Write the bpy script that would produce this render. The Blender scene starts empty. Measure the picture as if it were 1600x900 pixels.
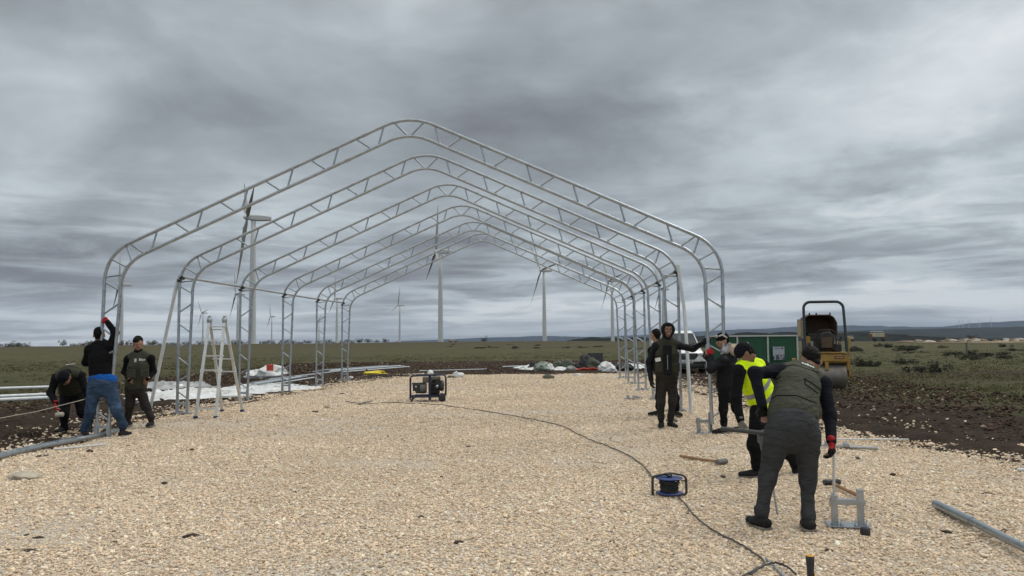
import bpy, bmesh, math, random
import numpy as np
from mathutils import Vector, Matrix, noise as mnoise
R = math.radians
S = bpy.context.scene
COL = S.collection
random.seed(7)
RNG = np.random.default_rng(11)

# ------------------------------------------------------------------ camera
F = 1225.0; EYE = 1.436; PITCH = R(3.699); ROLL = R(-0.517)
_R0 = Vector((1, 0, 0)); _F0 = Vector((0, math.cos(PITCH), math.sin(PITCH))); _U0 = Vector((0, -math.sin(PITCH), math.cos(PITCH)))
CR = _R0 * math.cos(ROLL) + _U0 * math.sin(ROLL)
CU = _U0 * math.cos(ROLL) - _R0 * math.sin(ROLL)
cam = bpy.data.cameras.new('camera'); cam_o = bpy.data.objects.new('camera', cam); COL.objects.link(cam_o)
cam.sensor_width = 36; cam.lens = 36 * F / 1600; cam.clip_end = 60000; cam.clip_start = 0.1
M = Matrix((( CR.x, CU.x, -_F0.x, 0), (CR.y, CU.y, -_F0.y, 0), (CR.z, CU.z, -_F0.z, EYE), (0, 0, 0, 1)))
cam_o.matrix_world = M
S.camera = cam_o
S.render.engine = 'CYCLES'
S.cycles.use_denoising = True
S.cycles.max_bounces = 6; S.cycles.diffuse_bounces = 2; S.cycles.glossy_bounces = 3; S.cycles.volume_bounces = 0
S.cycles.transparent_max_bounces = 6
S.cycles.use_adaptive_sampling = True; S.cycles.adaptive_threshold = 0.02
S.view_settings.view_transform = 'Standard'; S.view_settings.look = 'None'
S.view_settings.exposure = 0.0; S.view_settings.gamma = 1.0; S.view_settings.use_curve_mapping = False

# ------------------------------------------------------------------ node helpers
class NT:
    def __init__(s, tree): s.t = tree; s.n = tree.nodes; s.l = tree.links
    def new(s, typ, **kw):
        n = s.n.new(typ)
        for k, v in kw.items(): setattr(n, k, v)
        return n
    def put(s, sock, v):
        if isinstance(v, bpy.types.NodeSocket): s.l.new(v, sock)
        else: sock.default_value = v
    def m(s, op, a, b=None, c=None, clamp=False):
        n = s.new('ShaderNodeMath', operation=op, use_clamp=clamp)
        s.put(n.inputs[0], a)
        if b is not None: s.put(n.inputs[1], b)
        if c is not None: s.put(n.inputs[2], c)
        return n.outputs[0]
    def noise(s, vec, scale, detail=4, rough=.55, dist=0.0, out='Fac'):
        n = s.new('ShaderNodeTexNoise'); s.l.new(vec, n.inputs['Vector'])
        n.inputs['Scale'].default_value = scale; n.inputs['Detail'].default_value = detail
        n.inputs['Roughness'].default_value = rough; n.inputs['Distortion'].default_value = dist
        return n.outputs[out]
    def ramp(s, fac, stops, interp='LINEAR'):
        n = s.new('ShaderNodeValToRGB'); s.l.new(fac, n.inputs[0]); n.color_ramp.interpolation = interp
        e = n.color_ramp.elements
        while len(e) > 1: e.remove(e[0])
        e[0].position = stops[0][0]; e[0].color = (*stops[0][1], 1)
        for p, c in stops[1:]:
            q = e.new(p); q.color = (*c, 1)
        return n.outputs[0]
    def mix(s, fac, a, b, typ='MIX'):
        n = s.new('ShaderNodeMix', data_type='RGBA', blend_type=typ)
        s.put(n.inputs[0], fac)
        for i, v in ((6, a), (7, b)):
            if isinstance(v, tuple) and len(v) == 3: v = (*v, 1)
            s.put(n.inputs[i], v)
        return n.outputs[2]
    def mapr(s, v, a, b, c=0, d=1):
        n = s.new('ShaderNodeMapRange', clamp=True); s.put(n.inputs[0], v)
        for i, x in enumerate((a, b, c, d)): n.inputs[1 + i].default_value = x
        return n.outputs[0]
def lin(r, g=None, b=None):
    if g is None: g = b = r
    f = lambda c: (c / 255 / 12.92) if c / 255 < .04045 else ((c / 255 + .055) / 1.055) ** 2.4
    return (f(r), f(g), f(b))

# ------------------------------------------------------------------ world: overcast sky (clouds over a Nishita sky)
SUN_EL, SUN_AZ = R(48), R(62)            # azimuth measured from +Y towards +X
W = bpy.data.worlds.new('World'); S.world = W; W.use_nodes = True
w = NT(W.node_tree); w.n.clear()
tc = w.new('ShaderNodeTexCoord'); sep = w.new('ShaderNodeSeparateXYZ'); w.l.new(tc.outputs['Generated'], sep.inputs[0])
dx, dy, dz = sep.outputs
K = 180 / math.pi
az = w.m('MULTIPLY', w.m('ARCTAN2', dx, dy), K)
el = w.m('MULTIPLY', w.m('ARCSINE', dz), K)
zz = w.m('ADD', w.m('MAXIMUM', dz, 0.0), 0.10)
cmb = w.new('ShaderNodeCombineXYZ'); w.put(cmb.inputs[0], w.m('DIVIDE', dx, zz)); w.put(cmb.inputs[1], w.m('DIVIDE', dy, zz)); cmb.inputs[2].default_value = 3.7
pv = cmb.outputs[0]
up = w.new('ShaderNodeMapping'); w.l.new(tc.outputs['Generated'], up.inputs[0]); up.inputs['Rotation'].default_value = (0, R(14), 0); up.inputs['Scale'].default_value = (1.0, 1.0, 2.3); up.inputs['Location'].default_value = (3.1, 1.7, .4)
uv_ = up.outputs[0]
warp = w.noise(uv_, 4.0, 6, .6, out='Color')
wv = w.new('ShaderNodeVectorMath', operation='SUBTRACT'); w.l.new(warp, wv.inputs[0]); wv.inputs[1].default_value = (.5, .5, .5)
wsep = w.new('ShaderNodeSeparateXYZ'); w.l.new(wv.outputs[0], wsep.inputs[0])
azw = w.m('ADD', az, w.m('MULTIPLY', wsep.outputs[0], 22.0))
elw = w.m('ADD', el, w.m('MULTIPLY', w.m('MULTIPLY', wsep.outputs[1], 13.0), w.mapr(el, 0, 12, .12, 1)))
n1 = w.noise(uv_, 3.0, 7, .5, .5)
n2 = w.noise(uv_, 9.0, 8, .56, .9)
st = w.new('ShaderNodeMapping'); w.l.new(pv, st.inputs[0]); st.inputs['Rotation'].default_value = (0, 0, R(-28)); st.inputs['Scale'].default_value = (.55, 1.5, 1)
n4 = w.noise(st.outputs[0], 1.3, 7, .6, .6)
# streaks close to the horizon, stretched sideways
cs = w.new('ShaderNodeCombineXYZ'); w.put(cs.inputs[0], w.m('MULTIPLY', az, .055)); w.put(cs.inputs[1], w.m('MULTIPLY', w.m('POWER', w.m('MAXIMUM', el, 0.01), .62), 1.15)); cs.inputs[2].default_value = 1.3
n3 = w.noise(cs.outputs[0], 2.2, 8, .6, .5)
G = w.m('ADD', 158.0, w.m('MULTIPLY', w.m('SUBTRACT', n1, .5), 135.0))
G = w.m('ADD', G, w.m('MULTIPLY', w.m('SUBTRACT', n2, .5), w.mapr(el, 2, 12, 16, 30)))
G = w.m('ADD', G, w.m('MULTIPLY', w.m('SUBTRACT', n4, .5), w.mapr(el, 3, 14, 18, 16)))
lowk = w.mapr(el, 4, 13, 1, 0)
n3s = w.new('ShaderNodeMapRange', interpolation_type='SMOOTHSTEP'); w.put(n3s.inputs[0], n3); n3s.inputs[1].default_value = .34; n3s.inputs[2].default_value = .66
G = w.m('ADD', G, w.m('MULTIPLY', w.m('MULTIPLY', w.m('SUBTRACT', n3s.outputs[0], .36), 72.0), lowk))
def blob(G, u, v, su, sv, amp, tilt=0):
    a0 = math.degrees(math.atan((u - 800) / F)); hor = 529.2 - (u - 800) * .009
    e0 = (hor - v) / F * K * math.cos(math.radians(a0)); sa = su / F * K * .9; se = sv / F * K
    A = w.m('DIVIDE', w.m('SUBTRACT', azw, a0), sa)
    e_ = w.m('SUBTRACT', elw, e0)
    if tilt: e_ = w.m('SUBTRACT', e_, w.m('MULTIPLY', w.m('SUBTRACT', azw, a0), tilt))
    B = w.m('DIVIDE', e_, se)
    q = w.m('ADD', w.m('MULTIPLY', A, A), w.m('MULTIPLY', B, B))
    g = w.m('POWER', 2.718, w.m('MULTIPLY', q, -1.0))
    return w.m('MULTIPLY_ADD', g, amp, G)
for b in [(120, 320, 240, 70, 22), (230, 425, 330, 45, -34), (880, 200, 280, 100, -34), (690, 385, 170, 42, -30),
          (1570, 120, 260, 150, 66), (1400, 262, 240, 44, -34, .2), (1180, 190, 130, 60, 20), (1060, 290, 220, 40, 16, .2), (1300, 325, 230, 24, 38, .12),
          (1080, 440, 160, 30, -18), (330, 495, 620, 32, 34), (900, 490, 380, 34, 34), (1450, 474, 320, 20, 62), (1150, 470, 200, 16, 22), (1250, 495, 160, 10, 14), (1420, 420, 260, 24, -14),
          (1500, 512, 330, 11, -26), (420, 300, 130, 45, 14), (640, 60, 300, 90, 4)]:
    G = blob(G, *b)
g01 = w.m('DIVIDE', G, 255.0)
cloud = w.ramp(g01, [(.30, lin(88, 90, 95)), (.45, lin(115, 117, 122)), (.55, lin(139, 145, 150)), (.66, lin(166, 174, 179)), (.78, lin(198, 207, 212)), (.92, lin(234, 239, 241))])
blue = w.m('MULTIPLY', w.mapr(el, 0.2, 2.0, .8, 0), w.mapr(az, -34, 14, .1, 1))
cloud = w.mix(blue, cloud, lin(112, 130, 154))
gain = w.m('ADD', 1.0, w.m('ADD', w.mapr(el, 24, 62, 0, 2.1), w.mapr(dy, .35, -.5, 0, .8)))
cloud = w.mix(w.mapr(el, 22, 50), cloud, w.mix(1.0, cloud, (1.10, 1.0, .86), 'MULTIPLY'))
sky = w.new('ShaderNodeTexSky', sky_type='NISHITA', sun_disc=False, sun_elevation=SUN_EL, sun_rotation=SUN_AZ, altitude=900)
bg1 = w.new('ShaderNodeBackground'); w.l.new(sky.outputs[0], bg1.inputs[0]); bg1.inputs[1].default_value = .08
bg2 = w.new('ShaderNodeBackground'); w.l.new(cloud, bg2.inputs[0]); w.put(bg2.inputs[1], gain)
mx = w.new('ShaderNodeMixShader'); mx.inputs[0].default_value = .95
w.l.new(bg1.outputs[0], mx.inputs[1]); w.l.new(bg2.outputs[0], mx.inputs[2])
wo = w.new('ShaderNodeOutputWorld'); w.l.new(mx.outputs[0], wo.inputs[0])
W.cycles.sampling_method = 'MANUAL'; W.cycles.sample_map_resolution = 512

sun = bpy.data.lights.new('sun', 'SUN'); sun.energy = 1.5; sun.angle = R(24); sun.color = (1, .965, .91)
so = bpy.data.objects.new('sun', sun); COL.objects.link(so)
sd = Vector((math.sin(SUN_AZ) * math.cos(SUN_EL), math.cos(SUN_AZ) * math.cos(SUN_EL), math.sin(SUN_EL)))
so.rotation_euler = sd.to_track_quat('Z', 'Y').to_euler(); so.location = sd * 60

# ------------------------------------------------------------------ geometry of the place
def sstep(a, b, x):
    t = np.clip((x - a) / (b - a), 0, 1); return t * t * (3 - 2 * t)
def crest(azd):
    return np.interp(azd, [-180, -90, -33, 0, 9.3, 22, 33, 60, 180], [390, 390, 390, 440, 310, 225, 160, 150, 390])
def gz(x, y):
    x = np.asarray(x, float); y = np.asarray(y, float)
    d = np.hypot(x, y)
    z = -.1 * (1 - sstep(12.6, 15.2, y)) * (1 - sstep(30, 45, d))
    C = crest(np.degrees(np.arctan2(x, y)))
    e = np.maximum(d - C, 0)
    z = z - np.minimum(.00018 * e * e, .05 * e) * (e < 1e9)
    return np.maximum(z, -30 - np.maximum(d - 2500, 0) * .002)
def ray(u, v):
    a = (u - 800) / F; b = -(v - 450) / F
    return (CR * a + CU * b + _F0)
def P(u, v, y):                          # the point seen at (u, v) that lies y metres in front
    r = ray(u, v); k = y / r.y
    return Vector((r.x * k, y, EYE + r.z * k))
def gp(u, v, dz=0.0):                    # the ground point seen at (u, v)
    z = 0.0
    for _ in range(12):
        r = ray(u, v); k = (z - EYE) / r.z
        p = Vector((r.x * k, r.y * k, z)); z = float(gz(p.x, p.y)) + dz
    return Vector((p.x, p.y, z))

# ------------------------------------------------------------------ materials
def coords(t, kind='Object'):
    c = t.new('ShaderNodeTexCoord'); return c.outputs[kind]
def world_pos(t): return t.new('ShaderNodeNewGeometry').outputs['Position']
def principled(name):
    m = bpy.data.materials.new(name); m.use_nodes = True
    t = NT(m.node_tree); b = t.n['Principled BSDF']; return m, t, b
MATS = {}
def mat(name, col, rough=.6, metal=0.0, var=.12, vscale=6.0, bump=0.0, bscale=40.0, dirt=None, dirt_amt=.4, spec=.5):
    if name in MATS: return MATS[name]
    m, t, b = principled(name); co = coords(t)
    n = t.noise(co, vscale, 5, .6)
    lo = tuple(c * (1 - var) for c in col); hi = tuple(min(1, c * (1 + var)) for c in col)
    c = t.mix(t.mapr(n, .3, .7), lo, hi)
    if dirt:
        n2 = t.noise(co, vscale * .6 + 1.3, 6, .65, .4)
        c = t.mix(t.mapr(n2, .5, .72, 0, dirt_amt), c, dirt)
    t.put(b.inputs['Base Color'], c)
    t.put(b.inputs['Roughness'], t.mapr(n, .2, .8, max(0, rough - .1), min(1, rough + .1)))
    b.inputs['Metallic'].default_value = metal; b.inputs['Specular IOR Level'].default_value = spec
    if bump:
        bn = t.new('ShaderNodeBump'); bn.inputs['Strength'].default_value = bump; bn.inputs['Distance'].default_value = .02
        t.put(bn.inputs['Height'], t.noise(co, bscale, 6, .6)); t.l.new(bn.outputs[0], b.inputs['Normal'])
    MATS[name] = m; return m
def cloth(name, col, rough=.9, fold=.6, var=.18, weave=350, dust=None):
    m, t, b = principled(name); co = coords(t)
    n = t.noise(co, 5, 5, .6)
    c = t.mix(t.mapr(n, .3, .7), tuple(x * (1 - var) for x in col), tuple(x * (1 + var) for x in col))
    if dust: c = t.mix(t.mapr(t.noise(co, 9, 6, .7), .55, .8, 0, .35), c, dust)
    t.put(b.inputs['Base Color'], c); b.inputs['Roughness'].default_value = rough; b.inputs['Specular IOR Level'].default_value = .12
    mp = t.new('ShaderNodeMapping'); t.l.new(co, mp.inputs[0]); mp.inputs['Scale'].default_value = (1, 1, 2.3); mp.inputs['Rotation'].default_value = (.3, .5, 0)
    f = t.noise(mp.outputs[0], 9, 3, .5, .8); f2 = t.noise(co, weave, 2, .5)
    b1 = t.new('ShaderNodeBump'); b1.inputs['Strength'].default_value = fold; b1.inputs['Distance'].default_value = .035; t.l.new(f, b1.inputs['Height'])
    b2 = t.new('ShaderNodeBump'); b2.inputs['Strength'].default_value = .25; b2.inputs['Distance'].default_value = .002; t.l.new(f2, b2.inputs['Height'])
    t.l.new(b1.outputs[0], b2.inputs['Normal']); t.l.new(b2.outputs[0], b.inputs['Normal'])
    return m
galv = mat('galvanised steel', (.35, .385, .42), .31, .88, .16, 9, .12, 60, (.33, .34, .35), .5)
galv_dull = mat('dull galvanised steel', (.36, .38, .40), .5, .6, .2, 14, .2, 80, (.25, .25, .25), .5)
alu = mat('aluminium ladder', (.62, .63, .63), .42, .55, .1, 8, .08, 60)
white_paint = mat('white turbine paint', (.47, .48, .485), .45, 0, .04, .05)
black_pl = mat('black plastic', (.018, .019, .022), .45, 0, .2, 12, .1, 90)
rubber = mat('black rubber', (.022, .022, .023), .75, 0, .3, 20, .2, 90)

# ------------------------------------------------------------------ mesh builder
class MB:
    def __init__(s): s.v = []; s.f = []; s.mi = []; s.sm = []
    def add(s, vs, fs, mi=0, smooth=False):
        o = len(s.v); s.v += [tuple(v) for v in vs]
        for f in fs: s.f.append(tuple(i + o for i in f)); s.mi.append(mi); s.sm.append(smooth)
    def box(s, c, size, rot=None, mi=0, bev=0.0):
        a, b, d = (x / 2 for x in size); c = Vector(c)
        if bev > 0:
            bev = min(bev, a * .9, b * .9, d * .9)
            bm = bmesh.new(); bmesh.ops.create_cube(bm, size=1)
            for v in bm.verts: v.co = Vector((v.co.x * 2 * a, v.co.y * 2 * b, v.co.z * 2 * d))
            bmesh.ops.bevel(bm, geom=bm.edges[:], offset=bev, segments=2, affect='EDGES', profile=.6)
            bm.verts.index_update(); vs = [v.co.copy() for v in bm.verts]; fs = [[v.index for v in f.verts] for f in bm.faces]; bm.free()
        else:
            vs = [Vector((x, y, z)) for x in (-a, a) for y in (-b, b) for z in (-d, d)]
            fs = [(0, 1, 3, 2), (4, 6, 7, 5), (0, 4, 5, 1), (2, 3, 7, 6), (0, 2, 6, 4), (1, 5, 7, 3)]
        if rot is not None: vs = [rot @ v for v in vs]
        s.add([v + c for v in vs], fs, mi)
    def tube(s, pts, r, n=10, mi=0, cap=True, flat=None):
        pts = [Vector(p) for p in pts]; rs = r if isinstance(r, (list, tuple)) else [r] * len(pts)
        vs = []; N = len(pts); up = None
        for i, p in enumerate(pts):
            t = (pts[min(i + 1, N - 1)] - pts[max(i - 1, 0)]).normalized()
            if up is None:
                up = Vector((0, 0, 1)) if abs(t.z) < .9 else Vector((1, 0, 0))
            u = (up - t * up.dot(t)).normalized(); up = u; q = t.cross(u)
            for k in range(n):
                a = 2 * math.pi * k / n
                vs.append(p + (u * math.cos(a) + q * math.sin(a) * (flat or 1)) * rs[i])
        fs = [(i * n + k, i * n + (k + 1) % n, (i + 1) * n + (k + 1) % n, (i + 1) * n + k) for i in range(N - 1) for k in range(n)]
        s.add(vs, fs, mi, True)
        if cap:
            s.add(vs[:n], [tuple(range(n))[::-1]], mi); s.add(vs[-n:], [tuple(range(n))], mi)
    def lathe(s, c, axis, prof, n=20, mi=0, smooth=True):    # prof: (distance along axis, radius)
        c = Vector(c); ax = Vector(axis).normalized(); u = ax.orthogonal().normalized(); q = ax.cross(u); vs = []
        for h, r in prof:
            for k in range(n):
                a = 2 * math.pi * k / n; vs.append(c + ax * h + (u * math.cos(a) + q * math.sin(a)) * r)
        N = len(prof)
        fs = [(i * n + k, i * n + (k + 1) % n, (i + 1) * n + (k + 1) % n, (i + 1) * n + k) for i in range(N - 1) for k in range(n)]
        s.add(vs, fs, mi, smooth)
    def loft(s, rings, mi=0, smooth=True, cap=True):
        n = len(rings[0]); vs = [p for r in rings for p in r]
        fs = [(i * n + k, i * n + (k + 1) % n, (i + 1) * n + (k + 1) % n, (i + 1) * n + k) for i in range(len(rings) - 1) for k in range(n)]
        if cap: fs += [tuple(range(n))[::-1], tuple(range((len(rings) - 1) * n, len(rings) * n))]
        s.add(vs, fs, mi, smooth)
    def prism(s, poly, ext, mi=0):             # poly: 3D points, ext: vector
        e = Vector(ext); n = len(poly); vs = [Vector(p) for p in poly] + [Vector(p) + e for p in poly]
        s.add(vs, [tuple(range(n))[::-1], tuple(range(n, 2 * n))] + [(k, (k + 1) % n, n + (k + 1) % n, n + k) for k in range(n)], mi)
    def build(s, name, mats, parent=None, loc=None):
        me = bpy.data.meshes.new(name); me.from_pydata(s.v, [], s.f)
        for m in (mats if isinstance(mats, (list, tuple)) else [mats]): me.materials.append(m)
        me.polygons.foreach_set('material_index', s.mi); me.polygons.foreach_set('use_smooth', s.sm)
        bm = bmesh.new(); bm.from_mesh(me); bmesh.ops.recalc_face_normals(bm, faces=bm.faces[:]); bm.to_mesh(me); bm.free()
        o = bpy.data.objects.new(name, me); COL.objects.link(o)
        if parent is not None: o.parent = parent
        if loc is not None: o.location = loc
        return o
def np_mesh(name, V, Fc, mats, smooth=False, parent=None):
    me = bpy.data.meshes.new(name); V = np.asarray(V, np.float32); Fc = np.asarray(Fc, np.int32); k = Fc.shape[1]
    me.vertices.add(len(V)); me.vertices.foreach_set('co', V.ravel())
    me.loops.add(Fc.size); me.loops.foreach_set('vertex_index', Fc.ravel())
    me.polygons.add(len(Fc)); me.polygons.foreach_set('loop_start', np.arange(0, Fc.size, k, dtype=np.int32))
    me.polygons.foreach_set('loop_total', np.full(len(Fc), k, np.int32))
    me.polygons.foreach_set('use_smooth', np.full(len(Fc), smooth))
    me.update(calc_edges=True); me.validate()
    for m in (mats if isinstance(mats, (list, tuple)) else [mats]): me.materials.append(m)
    o = bpy.data.objects.new(name, me); COL.objects.link(o)
    if parent is not None: o.parent = parent
    return o
def attr(o, name, data):
    a = o.data.attributes.new(name, 'FLOAT', 'POINT'); a.data.foreach_set('value', np.asarray(data, np.float32).ravel())
def attr_col(o, name, data):
    a = o.data.attributes.new(name, 'FLOAT_COLOR', 'POINT'); d = np.ones((len(data), 4), np.float32); d[:, :3] = data
    a.data.foreach_set('color', d.ravel())
def grid_faces(nr, nc, wrap=False):
    i = np.arange(nr - 1)[:, None]; j = np.arange(nc if wrap else nc - 1)[None, :]; j2 = (j + 1) % nc
    return np.stack([i * nc + j, i * nc + j2, (i + 1) * nc + j2, (i + 1) * nc + j], -1).reshape(-1, 4)
def tag(o, label=None, cat=None, group=None, kind=None):
    if label: o['label'] = label
    if cat: o['category'] = cat
    if group: o['group'] = group
    if kind: o['kind'] = kind
    return o
def thing(name, loc, label, cat, group=None, rz=0.0):
    o = bpy.data.objects.new(name, None); COL.objects.link(o); o.location = loc; o.rotation_euler = (0, 0, rz); o.empty_display_size = .2
    return tag(o, label, cat, group)
def copy_tree(o, parent=None):
    c = o.copy(); COL.objects.link(c); c.parent = parent
    for ch in list(o.children): copy_tree(ch, c)
    return c
def vnoise(x, y, sc, oct=3, seed=0):       # cheap value noise, numpy
    out = np.zeros(np.broadcast(x, y).shape); amp = 1; tot = 0
    for o in range(oct):
        X = x * sc * 2 ** o + 17.3 * o + seed; Y = y * sc * 2 ** o + 5.1 * o + seed * 1.7
        xi = np.floor(X).astype(np.int64); yi = np.floor(Y).astype(np.int64); fx = X - xi; fy = Y - yi
        fx = fx * fx * (3 - 2 * fx); fy = fy * fy * (3 - 2 * fy)
        def h(a, b):
            n = (a * 374761393 + b * 668265263 + 1013904223) & 0x7fffffff
            n = ((n ^ (n >> 13)) * 1274126177) & 0x7fffffff
            return ((n ^ (n >> 16)) & 0xffff) / 65535.
        v = (h(xi, yi) * (1 - fx) + h(xi + 1, yi) * fx) * (1 - fy) + (h(xi, yi + 1) * (1 - fx) + h(xi + 1, yi + 1) * fx) * fy
        out += (v * 2 - 1) * amp; tot += amp; amp *= .5
    return out / tot

# ------------------------------------------------------------------ haze
def build_haze():
    m = bpy.data.materials.new('haze'); m.use_nodes = True; t = NT(m.node_tree); t.n.clear()
    v = t.new('ShaderNodeVolumePrincipled'); v.inputs['Color'].default_value = (.72, .82, 1, 1); v.inputs['Density'].default_value = 4.2e-5
    o = t.new('ShaderNodeOutputMaterial'); t.l.new(v.outputs[0], o.inputs['Volume'])
    b = MB(); b.box((0, 0, 0), (30000, 30000, 860)); ob = b.build('haze', m); ob.location = (0, 0, 860 / 2 - 70)
    tag(ob, kind='stuff')
build_haze()

# ------------------------------------------------------------------ ground
def ground_material():
    m, t, b = principled('field grass'); p = world_pos(t)
    mp = t.new('ShaderNodeMapping'); t.l.new(p, mp.inputs[0]); mp.inputs['Scale'].default_value = (.5, 1, 1)
    q = mp.outputs[0]
    big = t.noise(q, .06, 5, .6, .4); mid = t.noise(p, .5, 6, .65); fine = t.noise(p, 5, 6, .75); speck = t.noise(p, 21, 4, .8)
    c = t.ramp(mid, [(.3, (.068, .068, .034)), (.5, (.092, .092, .047)), (.62, (.115, .110, .060)), (.75, (.13, .115, .07))])
    c = t.mix(t.mapr(big, .46, .66, 0, .75), c, (.075, .055, .038))
    c = t.mix(t.mapr(fine, .42, .75, 0, .75), c, (.11, .105, .06))
    c = t.mix(t.mapr(fine, .45, .3, 0, .6), c, (.032, .034, .017))
    c = t.mix(t.mapr(speck, .55, .8, 0, .5), c, (.13, .12, .08))
    sp2 = t.noise(q, 1.7, 6, .75, .3); c = t.mix(t.mapr(sp2, .45, .62, .0, .55), (.5, .5, .5) if False else c, (.050, .044, .026)); c = t.mix(t.mapr(sp2, .42, .3, 0, .45), c, (.15, .135, .085))
    # heath-brown belt further out, and the rutted track on the right
    s = t.new('ShaderNodeSeparateXYZ'); t.l.new(p, s.inputs[0]); x, y, z = s.outputs
    wob = t.m('MULTIPLY', t.m('SUBTRACT', mid, .5), 26)
    far = t.mapr(t.m('ADD', t.m('ADD', y, wob), t.m('MULTIPLY', t.m('SUBTRACT', fine, .5), 14)), 100, 260, 0, .42)
    c = t.mix(far, c, t.ramp(fine, [(.3, (.022, .015, .012)), (.5, (.058, .040, .029)), (.7, (.085, .062, .042))]))
    line = t.m('ADD', t.m('SUBTRACT', y, 29), t.m('MULTIPLY', t.m('SUBTRACT', x, 12), -.12))
    line = t.m('ABSOLUTE', t.m('ADD', line, t.m('MULTIPLY', t.m('SUBTRACT', mid, .5), 7)))
    tr = t.m('MULTIPLY', t.mapr(line, 1.5, 5, .85, 0), t.mapr(x, 6, 14, 0, 1))
    c = t.mix(tr, c, t.ramp(speck, [(.3, (.035, .024, .018)), (.7, (.085, .06, .045))]))
    b.inputs['Roughness'].default_value = .95; b.inputs['Specular IOR Level'].default_value = .1
    t.put(b.inputs['Base Color'], c)
    bn = t.new('ShaderNodeBump'); bn.inputs['Strength'].default_value = 1; bn.inputs['Distance'].default_value = .16
    t.put(bn.inputs['Height'], t.m('ADD', fine, t.m('MULTIPLY', mid, .8))); t.l.new(bn.outputs[0], b.inputs['Normal'])
    return m
def build_ground():
    rad = np.concatenate([[.5, 2, 4, 6, 8], np.arange(9, 60, .6), np.geomspace(60, 14500, 130)])
    azs = np.radians(np.concatenate([np.arange(-180, -45, 6), np.arange(-45, 45, .5), np.arange(45, 180, 6)]))
    A, D = np.meshgrid(azs, rad); X = D * np.sin(A); Y = D * np.cos(A); Z = gz(X, Y)
    Z = Z + vnoise(X, Y, .35, 3) * .05 * sstep(16, 40, D) + vnoise(X, Y, .05, 3, 4) * .22 * sstep(60, 160, D)
    Z = Z - .25 * (1 - sstep(-6, -3, X * 0 + Y)) * 0
    o = np_mesh('ground', np.stack([X, Y, Z - .05], -1).reshape(-1, 3), grid_faces(len(rad), len(azs), True)[:, ::-1], ground_material(), True)
    tag(o, 'grassy plateau of dark green and brown turf', kind='structure')
build_ground()

gl = np.array([(-6, -9.5), (6, -8.2), (10, -7.0), (11.5, -6.8), (14.6, -7.1), (16.9, -6.6), (19.9, -6.1), (26.7, -5.3), (29.5, -4.6), (31.6, -3.6)])
gr = np.array([(-6, 7.5), (6, 6.6), (9, 6.0), (12.3, 5.1), (15.3, 4.8), (20.6, 4.9), (26.9, 4.8), (29.8, 4.9), (31.6, 4.4)])
def gedge(y): return (np.interp(y, gl[:, 0], gl[:, 1]) + vnoise(y, y * 0, .9, 3, 3) * .28, np.interp(y, gr[:, 0], gr[:, 1]) + vnoise(y, y * 0, .8, 3, 9) * .28)
def strip_mesh(name, ys, xl, xr, nc, zf, m, kind='structure', label=None, xdist=None):
    s = np.linspace(0, 1, nc) if xdist is None else xdist
    X = xl[:, None] + (xr - xl)[:, None] * s[None, :]; Y = np.repeat(ys[:, None], nc, 1) + 0
    X, Y, Z, e = zf(X, Y, s)
    o = np_mesh(name, np.stack([X, Y, Z], -1).reshape(-1, 3), grid_faces(len(ys), nc), m, True)
    attr(o, 'edge', e); return tag(o, label, kind=kind)
def soil_material():
    m, t, b = principled('churned soil'); p = world_pos(t)
    n = t.noise(p, 1.6, 6, .7); f = t.noise(p, 14, 6, .75); g = t.noise(p, 46, 3, .7)
    c = t.ramp(n, [(.3, (.034, .024, .018)), (.5, (.056, .040, .030)), (.7, (.084, .062, .046))])
    c = t.mix(t.mapr(f, .5, .32, 0, .85), c, (.016, .011, .009)); c = t.mix(t.mapr(f, .55, .8, 0, .8), c, (.13, .092, .066))
    c = t.mix(t.mapr(g, .66, .74, 0, .8), c, (.30, .25, .20))
    a = t.new('ShaderNodeAttribute', attribute_name='edge')
    k = t.m('ADD', a.outputs['Fac'], t.m('MULTIPLY', t.m('SUBTRACT', n, .5), 1.6))
    grass = t.ramp(f, [(.3, (.022, .023, .012)), (.5, (.06, .062, .032)), (.7, (.11, .105, .06))])
    c = t.mix(t.mapr(k, .35, .6), grass, c)
    t.put(b.inputs['Base Color'], c); b.inputs['Roughness'].default_value = .96; b.inputs['Specular IOR Level'].default_value = .1
    bn = t.new('ShaderNodeBump'); bn.inputs['Distance'].default_value = .1
    t.put(bn.inputs['Height'], t.m('ADD', f, t.m('MULTIPLY', n, .6))); t.l.new(bn.outputs[0], b.inputs['Normal'])
    return m
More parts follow.
